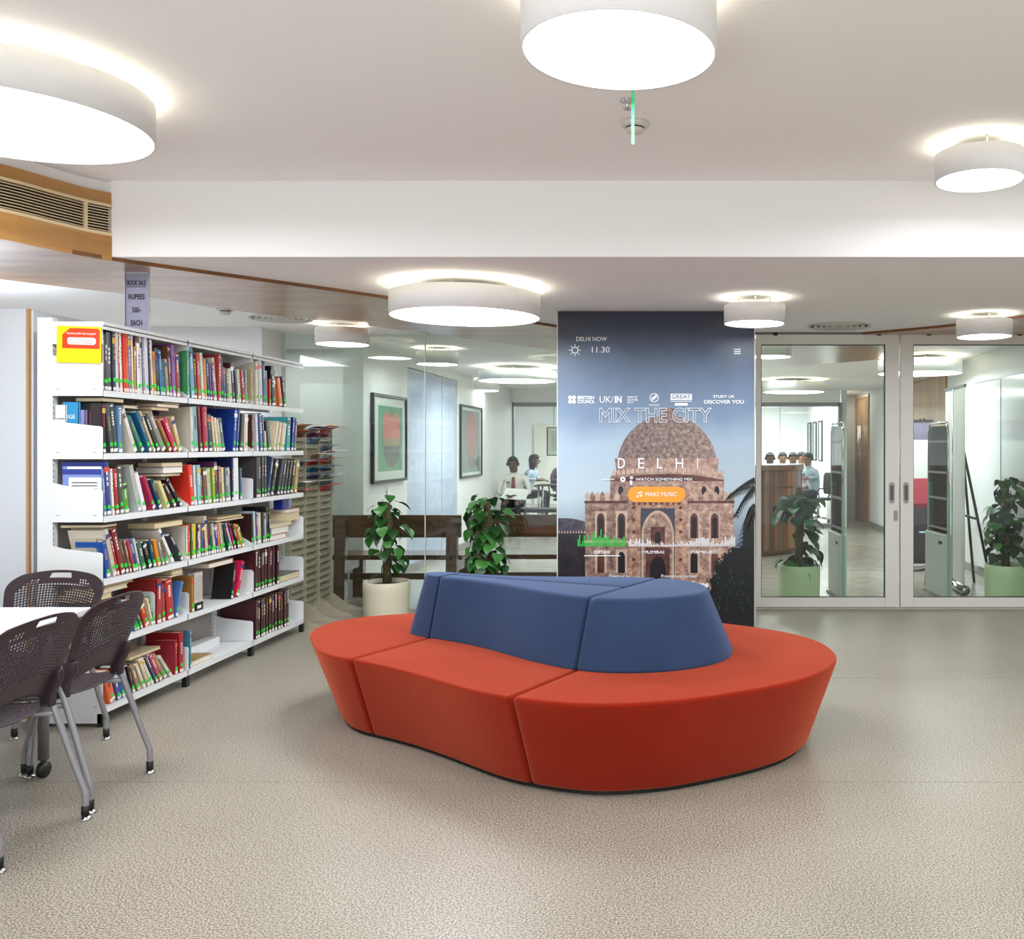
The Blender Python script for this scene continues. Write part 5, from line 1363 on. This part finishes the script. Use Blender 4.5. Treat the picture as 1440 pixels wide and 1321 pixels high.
def art1(mb, w_, h_, q):
    poly(mb, [(q*1.5, q), (w_-q*1.1, q), (w_-q*1.1, h_-q), (q*1.5, h_-q)], .001, AG); cx = w_*.55
    poly(mb, ell(cx, h_*.50, w_*.30, h_*.34), .0014, AGD); poly(mb, ell(cx, h_*.42, w_*.24, h_*.25), .0018, AD)
    poly(mb, [(cx-w_*.26, h_*.48), (cx+w_*.26, h_*.48), (cx+w_*.24, h_*.72), (cx+w_*.12, h_*.82), (cx, h_*.74), (cx-w_*.12, h_*.82), (cx-w_*.25, h_*.76)], .0022, AO)
    poly(mb, [(cx-w_*.25, h_*.42), (cx+w_*.25, h_*.42), (cx+w_*.26, h_*.50), (cx-w_*.26, h_*.50)], .0026, mat('art_ochre', '8a6a35', .5))
def art2(mb, w_, h_, q):
    poly(mb, [(q, q*.6), (w_-q, q*.6), (w_-q, h_-q*.6), (q, h_-q*.6)], .001, mat('art_teal_grey', '5a7068', .5, noise=.1))
    poly(mb, ell(w_*.5, h_*.58, w_*.3, h_*.34), .0014, mat('art_dull_red', '8c3a28', .5, noise=.15)); poly(mb, ell(w_*.5, h_*.2, w_*.2, h_*.08), .0018, mat('art_brown', '5d4636', .5))
frame_thing('framed_print', 'framed print of an orange tulip shape on green, on the corridor wall', (-3.262, 9.50, 1.08), PI/2, 1.12, .93, art1)
frame_thing('framed_print', 'farther framed print with a dull red oval, past the blue screen', (-3.262, 13.10, 1.01), PI/2, 1.30, 1.04, art2)
def art3(mb, w_, h_, q):
    poly(mb, [(q, q), (w_-q, q), (w_-q, h_-q), (q, h_-q)], .001, mat('art_slate', '6f8496', .5, noise=.4, nscale=8)); poly(mb, [(q*1.4, q*1.6), (w_*.5, q*1.2), (w_*.7, h_*.5), (w_*.45, h_*.8), (q*1.2, h_*.6)], .0014, mat('art_deep_slate', '3a4a58', .5, noise=.3))
frame_thing('framed_picture', 'blue-grey framed picture in the office, beside the poster board edge', (-3.72, 23.86, 1.22), 0, .95, .72, art3, .02, .1)
for k, (y0, lab) in enumerate(((21.0, 'nearest thin framed picture on the office right wall'), (22.0, 'second thin framed picture on the office right wall'), (23.0, 'farthest thin framed picture on the office right wall'))):
    frame_thing('framed_picture', lab, (2.895, y0+.6, 1.12), -PI/2, .6, .92, lambda mb, w_, h_, q: poly(mb, [(q, q), (w_-q, q), (w_-q, h_-q), (q, h_-q)], .001, mat('art_pale', 'b9bec4', .5, noise=.2)), .03, .08)
t = empty('wall_switch_set', (-3.85, 9.895, 1.0), label='grey wall switch plates above the bench end', category='switch')
for k in range(2): mb = MB(); mb.box((-.05, -.012, k*.2), (.06, 0, k*.2+.16), mat('switch_grey', 'b6b8b6', .4)); mb.build('plate', t, bevel=.004)
t = empty('picture_label', (-3.262, 10.0, .93), PI/2, label='small white caption card under the tulip print', category='caption card'); mb = MB(); mb.box((0, -.004, 0), (.09, 0, .07), PAP); mb.build('card', t)
# ---------------------------------------------------------------- reception desk of vertical boards
t = empty('reception_desk', (.42, 13.4, 0), label='curved reception desk of vertical timber boards behind the left sliding door', category='desk')
DB = [wood('desk_board_%s' % n_, a, b_, .3, (8, 8, 1.2), .3) for n_, a, b_ in (('dark', '3c2519', '5d3b28'), ('mid', '5e3d2a', '7c5640'), ('light', '7a553e', '96725a'), ('grey', '4a4340', '625752'))]
r_ = random.Random(5); NB = 40; R_ = 1.12
for i in range(NB):
    a = -PI*1.0*(i+.5)/NB; da = PI/NB/2*.94; m = DB[r_.choice((0, 1, 1, 2, 1, 3, 0))]; e = r_.uniform(0, .006)
    mb = MB(); mb.prism([((R_+e)*math.cos(a-da), (R_+e)*math.sin(a-da)), ((R_+e)*math.cos(a+da), (R_+e)*math.sin(a+da)), ((R_-.03)*math.cos(a+da), (R_-.03)*math.sin(a+da)), ((R_-.03)*math.cos(a-da), (R_-.03)*math.sin(a-da))], .07, 1.13, m); mb.build('board', t, fix=True)
def halfdisc(r0, z0, z1, m, nm, r1=0):
    P_ = [(r0*math.cos(-PI*i/40), r0*math.sin(-PI*i/40)) for i in range(41)]
    if r1: P_ += [(r1*math.cos(-PI*i/40), r1*math.sin(-PI*i/40)) for i in range(40, -1, -1)]
    mb = MB(); mb.prism(P_, z0, z1, m); return mb.build(nm, t, fix=True)
halfdisc(R_-.035, 0, 1.14, DB[0], 'core'); halfdisc(R_+.012, .04, .075, DB[0], 'base_band', R_-.04); halfdisc(R_+.012, .90, .925, DB[0], 'band', R_-.02); halfdisc(R_+.03, 1.14, 1.20, DB[1], 'counter_top'); halfdisc(R_+.03, 1.205, 1.215, mat('glass_shelf_top', 'c8cfcf', .1), 'top_sheet')
# ---------------------------------------------------------------- security gates
def gate(x, y, label, rz=0):
    t = empty('security_gate', (x, y, 0), rz, label=label, category='security gate')
    GE = mat('gate_green_edge', '8fb3a0', .2); GB = mat('gate_grey_base', 'b9bfbb', .4)
    mb = MB(); mb.box((-.035, -.28, .02), (.035, .28, .62), GB); mb.build('base_housing', t, bevel=.01)
    mb = MB(); mb.box((-.05, -.30, 0), (.05, .30, .022), CHROME); mb.build('floor_plate', t)
    mb = MB(); mb.box((-.006, -.26, .62), (.006, .26, 1.66), glass('gate_glass', (.86, .93, .89), 1.3)); mb.build('glass_panel', t)
    for yy in (-.28, .25):
        mb = MB(); P_ = [(0, yy+.015, .05), (0, yy+.015, 1.60), (0, yy+.015+(.03 if yy < 0 else -.03), 1.69)]; mb.tube(P_, .012, CHROME, 8); mb.build('frame_tube', t)
        mb = MB(); mb.box((-.012, yy-.004, .02), (.012, yy, 1.10), GE); mb.build('edge_strip', t)
    mb = MB(); mb.tube([(0, -.24, 1.69), (0, .24, 1.69)], .012, CHROME, 8); mb.build('top_tube', t)
    for z in (.66, .95, 1.2, 1.5): mb = MB(); mb.box((-.014, -.25, z), (.014, .25, z+.02), GREYF); mb.build('crossbar', t)
    mb = MB(); mb.box((-.037, -.2, .52), (.037, -.1, .55), BLACK); mb.build('indicator', t)
gate(1.41, 9.2, 'upright glass security gate behind the left sliding door', .05); gate(2.40, 9.2, 'upright glass security gate behind the right sliding door', .10)
# roll-up banners
def banner(x, y, rz, w_, h_, label, tilt, face):
    t = empty('roll_up_banner', (x, y, 0), rz, label=label, category='banner stand')
    mb = MB(); mb.tube([(-w_/2, 0, .05), (w_/2, 0, .05)], .05, CHROME, 16); mb.build('cassette', t)
    mb = MB(); mb.box((-w_/2+.01, -.001, .09), (w_/2-.01, .001, h_), mat('banner_white', 'dcdcda', .5))
    if face:
        mb.box((-w_/2+.012, -.002, .09), (w_/2-.012, -.0012, h_*.45), mat('banner_dark', '3a3038', .5)); mb.box((-w_/2+.012, -.002, h_*.42), (w_/2-.012, -.0012, h_*.62), mat('banner_red', 'b8384a', .5)); mb.box((-w_/2+.012, -.002, h_*.88), (w_/2-.012, -.0012, h_), mat('banner_lilac', '6a6478', .5))
    mb.build('sheet', t)
    mb = MB(); mb.box((-w_/2, -.01, h_), (w_/2, .01, h_+.025), BLACK); mb.build('top_rail', t)
    mb = MB(); mb.tube([(0, .03, .06), (0, .02, h_)], .008, CHROME, 8); mb.build('support_pole', t)
banner(2.68, 9.62, PI/2-.04, .85, 2.05, 'tall white roll-up banner seen nearly edge-on behind the right door', 0, False)
banner(2.60, 11.0, .5, .55, 1.75, 'purple and red roll-up banner behind the right security gate', 0, True)
# easel with board
t = empty('display_easel', (3.02, 9.75, 0), label='black display easel standing beside the tall white banner', category='easel')
for nm, P_ in (('leg', [(-.03, -.38, 0), (-.23, .0, 1.5)]), ('leg', [(.0, .35, 0), (-.22, .03, 1.5)]), ('leg', [(-.23, .55, 0), (-.24, .04, 1.48)])):
    mb = MB(); mb.tube(P_, .015, BLACK, 6); mb.build(nm, t)
mb = MB(); mb.tube([(-.125, -.19, .72), (-.24, .26, .76)], .012, BLACK, 6); mb.build('crossbar', t)
t = empty('poster_holder', (3.235, 9.85, .75), label='tall clear poster holder with a grey photo strip on the right wall', category='poster holder')
mb = MB(); mb.box((-.012, 0, 0), (-.008, .5, 1.25), PAP); mb.build('sheet', t)
mb = MB(); mb.box((-.013, .1, .05), (-.0122, .42, 1.15), mat('photo_grey', '6f7680', .4, noise=.5, nscale=9)); mb.build('photo_print', t)
for z in (.03, .6, 1.18): mb = MB(); mb.box((-.02, .44, z), (0, .47, z+.06), GREYF); mb.build('clip', t)
# ---------------------------------------------------------------- people
SKIN = {'dark': mat('skin_dark', '5f3d2c', .55), 'mid': mat('skin_mid', '8f6248', .55)}
HAIR = mat('hair_black', '15120f', .6)
def skin_mesh(chains, name):
    """chains: list of lists of (pos, radius); chain starting index links by identical position -> one skinned body"""
    vs = []; es = []; rs = []; idx = {}
    for ch_ in chains:
        prev = None
        for p, r in ch_:
            k = tuple(round(q, 4) for q in p)
            if k not in idx: idx[k] = len(vs); vs.append(p); rs.append(r)
            if prev is not None and prev != idx[k]: es.append((prev, idx[k]))
            prev = idx[k]
    me = bpy.data.meshes.new(name); me.from_pydata(vs, es, []); o = bpy.data.objects.new(name, me); S.collection.objects.link(o)
    o.modifiers.new('k', 'SKIN'); sk = me.skin_vertices[0] if me.skin_vertices else None
    if not me.skin_vertices: 
        bm = bmesh.new(); bm.from_mesh(me); bm.verts.layers.skin.verify(); bm.to_mesh(me); bm.free()
    for i, r in enumerate(rs):
        d = me.skin_vertices[0].data[i]; d.radius = r if isinstance(r, tuple) else (r, r); d.use_root = (i == 0)
    ss = o.modifiers.new('s', 'SUBSURF'); ss.levels = 1; ss.render_levels = 1
    bpy.context.view_layer.update(); ev = o.evaluated_get(bpy.context.evaluated_depsgraph_get()); m2 = bpy.data.meshes.new_from_object(ev)
    bpy.data.objects.remove(o); bpy.data.meshes.remove(me); return m2
def person(loc, rz, label, shirt, trousers, skin='dark', seat=.45, lean=.0, head_tilt=.3, hands=((-.10, .30, .62), (.10, .30, .62)), hair='short', tie=None, elbows=.26, scarf=None):
    t = empty('person', loc, rz, label=label, category='person')
    # local: faces +Y, hip at y=0
    hz = seat+.10; cy = .0+math.sin(lean)*.5; hip = (0, 0, hz); ws = (0, .02+cy*.3, hz+.18); chs = (0, .02+cy*.7, hz+.36); nk = (0, .03+cy, hz+.49)
    hd = (0, .045+cy+.03*head_tilt, hz+.565); hd2 = (0, .05+cy+.07*head_tilt, hz+.65); top = (0, .04+cy+.08*head_tilt, hz+.73)
    C_ = [[(hip, (.16, .12)), (ws, (.14, .10)), (chs, (.16, .105)), (nk, .055), (hd, .072), (hd2, .092), (top, .07)]]
    for sx, hnd in zip((-1, 1), hands):
        sh = (sx*.19, .01+cy*.9, hz+.43); el = (sx*elbows, (hnd[1]*.4), max(hz+.12, hnd[2]+.02)); wr = hnd
        hd_ = Vector(wr)+(Vector(wr)-Vector(el)).normalized()*.07
        C_.append([(chs, (.16, .105)), (sh, .062), (el, .045), (wr, .028), (tuple(hd_), (.034, .018))])
        d = (Vector(wr)-Vector(el)).normalized(); s_ = d.cross(Vector((0, 0, 1))).normalized()
        for k, (off_, ln) in enumerate(((-.026, .055), (-.009, .066), (.009, .062), (.026, .048))):
            a = hd_+s_*off_; C_.append([(tuple(hd_), (.034, .018)), (tuple(a+d*.03), .0085), (tuple(a+d*(.03+ln*.5)+Vector((0, 0, -.008))), .008), (tuple(a+d*(.03+ln)+Vector((0, 0, -.022))), .007)])
        th_ = Vector(wr)+d*.03; C_.append([(wr, .028), (tuple(th_-s_*sx*-.035), .010), (tuple(th_-s_*sx*-.045+d*.035), .009)])
        kn = (sx*.11, .44, hz+.02); ft = (sx*.12, .40, .09); toe = (sx*.13, .56, .045)
        C_.append([(hip, (.16, .12)), ((sx*.10, .12, hz-.01), .088), (kn, .062), ((sx*.115, .41, .28), .052), (ft, .04), (toe, .035)])
    me = skin_mesh(C_, 'body'); sh_m = mat('shirt_'+cname(shirt).replace(' ', '_')+'_'+shirt, shirt, .8); tr_m = mat('trousers_'+trousers, trousers, .8)
    for m in (SKIN[skin], sh_m, tr_m, mat('shoe_black', '141414', .4)): me.materials.append(m)
    for p in me.polygons:
        c = p.center; p.use_smooth = True; i = 1
        if c.z > hz+.52: i = 0
        elif c.z < .10: i = 3
        elif c.z < hz+.03 or (c.y > .14 and c.z < hz+.10 and abs(c.x) < .22 and c.z < hz+.08): i = 2
        for hnd in hands:
            if (c-Vector(hnd)).length < .085 or (c.y > hnd[1]+.01 and (c-Vector(hnd)).length < .20 and c.z > hz+.0): i = 0
        p.material_index = i
    o = bpy.data.objects.new('body', me); S.collection.objects.link(o); o.parent = t
    H = Vector((hd2[0], hd2[1], hd2[2]))
    mb = MB()
    for sx in (-1, 1): mb.lathe([(0, .012), (.009, .008), (.012, 0), (.009, -.008), (0, -.012)], BLACK, 8, (sx*.032, H.y+.078, H.z+.005)); mb.tube([(sx*.092, H.y, H.z+.02), (sx*.10, H.y-.01, H.z), (sx*.092, H.y, H.z-.03)], .013, SKIN[skin], 6)
    mb.tube([(0, H.y+.082, H.z+.01), (0, H.y+.108, H.z-.03), (0, H.y+.085, H.z-.038)], [.008, .014, .01], SKIN[skin], 6); mb.tube([(-.025, H.y+.075, H.z-.062), (0, H.y+.085, H.z-.06), (.025, H.y+.075, H.z-.062)], .006, mat('lips', '5a2a26', .5), 6)
    mb.build('face_features', t)
    mb = MB(); n = 20; ringz = []
    cap = [(.095, -.03), (.103, .02), (.100, .06), (.078, .10), (.04, .122), (0, .128)]
    if hair == 'long': cap = [(.085, -.24), (.10, -.14), (.11, -.03), (.112, .03), (.103, .07), (.078, .105), (.04, .125), (0, .13)]
    vs = []; 
    for r, z in cap:
        ring_ = []
        for i in range(n):
            a = 2*PI*i/n; y = r*math.sin(a)*1.08-.012; zz = z
            if y > .0 and z < .07: k_ = min(1, y/.04); zz = z+(.068-z)*k_
            ring_.append(Vector((r*math.cos(a)*.90, H.y+min(y, .088), H.z+zz)))
        ringz.append(ring_)
    mb.loft(ringz, HAIR, True, True); mb.build('hair', t)
    if tie:
        mb = MB(); y0 = chs[1]+.125; mb.add([(-.02, nk[1]+.055, hz+.47), (.02, nk[1]+.055, hz+.47), (.03, y0+.01, hz+.28), (.034, ws[1]+.125, hz+.12), (0, ws[1]+.125, hz+.08), (-.034, ws[1]+.125, hz+.12), (-.03, y0+.01, hz+.28)], [tuple(range(7))], mat('tie_red', tie, .6))
        oo = mb.build('tie', t); sd = oo.modifiers.new('s', 'SOLIDIFY'); sd.thickness = .008
        mb = MB(); mb.box((.055, y0-.0, hz+.33), (.10, y0+.008, hz+.35), BLACK); mb.build('badge', t)
        mb = MB(); mb.add([(-.05, nk[1]+.05, hz+.50), (0, nk[1]+.068, hz+.455), (.05, nk[1]+.05, hz+.50), (.06, nk[1]+.04, hz+.47), (0, nk[1]+.078, hz+.42), (-.06, nk[1]+.04, hz+.47)], [(0, 1, 4, 5), (1, 2, 3, 4)], sh_m); oo = mb.build('collar', t); sd = oo.modifiers.new('s', 'SOLIDIFY'); sd.thickness = .005
    return t
# man reading on the corridor bench
person((-2.98, 15.75, 0), PI, 'seated person in a white shirt and red tie reading a sheet of paper', 'e2ddd8', '20222c', 'dark', .42, .22, 1.4, ((-.08, .33, .66), (.10, .33, .66)), 'short', '7a1f28')
t = MB(); t.add([(-.22, -.0, .0), (.20, .04, .0), (.24, -.02, .16), (-.12, -.04, .18)], [(0, 1, 2, 3)], PAP)
o = t.build('paper_sheet', loc=(-2.94, 15.33, .60), label='open white sheet held by the seated person with the red tie', category='paper'); sd = o.modifiers.new('s', 'SOLIDIFY'); sd.thickness = .004
o.rotation_euler = (-.5, 0, 0)
bench(-2.95, -1.2, 13.55, 'dark low bench under the seated person with the red tie', -1, (.2, 1.5)) if False else None
t = empty('waiting_bench', (-3.2, 15.55, 0), label='long dark low bench under the person with the red tie', category='bench')
mb = MB(); mb.box((0, 0, .36), (2.2, .45, .42), mat('bench_black', '26272c', .35)); mb.build('seat', t, bevel=.01)
for x in (.15, 1.1, 2.05): mb = MB(); mb.box((x-.03, .03, 0), (x+.03, .42, .36), GREYF); mb.build('leg', t)
def office_chair(x, y, rz, label):
    t = empty('office_chair', (x, y, 0), rz, label=label, category='chair', group='black office chairs')
    mb = MB(); mb.box((-.24, -.22, .44), (.24, .24, .49), BLACK); mb.build('seat', t, bevel=.02)
    mb = MB(); mb.loft([[Vector((sx*w_, -.24-.05*(z-.55)+yo, z)) for sx, yo in ((-1, -.0), (1, -.0), (1, .03), (-1, .03))] for w_, z in ((.18, .55), (.23, .68), (.22, .90), (.16, .96))], BLACK, False, True); mb.build('backrest', t, fix=True, bevel=.01)
    mb = MB(); mb.tube([(0, -.2, .46), (0, -.27, .6)], .015, BLACK); mb.build('back_bar', t)
    for sx in (-1, 1): mb = MB(); mb.tube([(sx*.25, -.15, .46), (sx*.28, -.15, .66), (sx*.28, .12, .67), (sx*.26, .14, .62)], .014, BLACK); mb.build('armrest', t)
    mb = MB(); mb.tube([(0, 0, .12), (0, 0, .44)], .025, CHROME, 12); mb.build('column', t)
    for k in range(5):
        a = k*2*PI/5; mb = MB(); mb.tube([(0, 0, .13), (.28*math.cos(a), .28*math.sin(a), .075)], [.022, .014], CHROME); mb.tube([(.28*math.cos(a), .28*math.sin(a)-.012, .03), (.28*math.cos(a), .28*math.sin(a)+.012, .03)], .03, BLACK, 12); mb.build('leg', t)
    return t
# office figures
person((-3.30, 18.4, 0), -PI/2-.2, 'seated person with long dark hair and a pale blue top in the office', 'c3d2e6', '30343e', 'mid', .43, .3, .2, ((-.1, .35, .8), (.1, .35, .8)), 'long')
office_chair(-3.30, 18.4, -PI/2-.2, 'black office chair under the long-haired person')
person((-2.62, 18.9, 0), PI+.3, 'blurred hunched person in muted purple beside the long-haired person', '8f7a88', '3a3640', 'mid', .47, .5, 1.2, ((-.1, .35, .78), (.1, .35, .78)))
office_chair(-2.62, 18.95, PI+.3, 'black office chair under the hunched person in purple')
def table2(x, y, w_, d_, z, label, c='c9ced4'):
    t = empty('office_table', (x, y, 0), label=label, category='table')
    mb = MB(); mb.box((0, 0, z-.03), (w_, d_, z), mat('office_top_'+c, c, .3)); mb.build('top', t, bevel=.005)
    for a in (.05, w_-.05):
        for b_ in (.05, d_-.05): mb = MB(); mb.tube([(a, b_, 0), (a, b_, z-.03)], .02, CHROME); mb.build('leg', t)
table2(-2.95, 17.55, 1.7, .55, .74, 'grey-black office table in front of the long-haired person', '4a4c52')
office_chair(-2.3, 17.45, .5, 'empty black armchair in front of the office table')
person((2.36, 17.75, 0), PI/2+.35, 'seated person in a pale blue shirt leaning on the table beside the desk', 'aebccb', '23262e', 'mid', .47, .35, .1, ((-.12, .34, .86), (.1, .36, .92)))
office_chair(2.36, 17.75, PI/2+.35, 'black office chair under the person in the pale blue shirt')
table2(.1, 17.15, 1.75, .7, .76, 'long pale office table behind the reception desk')
for x, y, c, sk, lab, rz in ((1.98, 18.75, '9a8f9c', 'mid', 'person seated behind the desk, nearest the one in pale blue', PI), (2.26, 20.1, 'c8a8a4', 'mid', 'half-hidden person right behind the dark-haired pair', PI+.4), (1.86, 19.65, 'd0d4da', 'mid', 'person facing the camera over the middle of the desk', PI), (1.51, 18.6, '7c8796', 'dark', 'dark-haired person at the left end above the desk', PI)):
    person((x, y, 0), rz, lab, c, '2a2c34', sk, .47, .1, .3); office_chair(x, y, rz, 'black office chair under the '+lab.replace('person', 'figure', 1))
t = empty('small_blue_cup', (2.45, 9.9, .0), label='wooden-legged stand with a small blue leaflet behind the right gate', category='stand')
mb = MB(); mb.tube([(0, 0, 0), (.03, 0, .55)], .015, OWOOD, 8); mb.build('leg', t); mb = MB(); mb.box((-.06, -.05, .55), (.10, .05, .56), mat('leaflet_blue', '9fd0e8', .5)); mb.build('leaflet', t)
t.name = 'leaflet_stand'
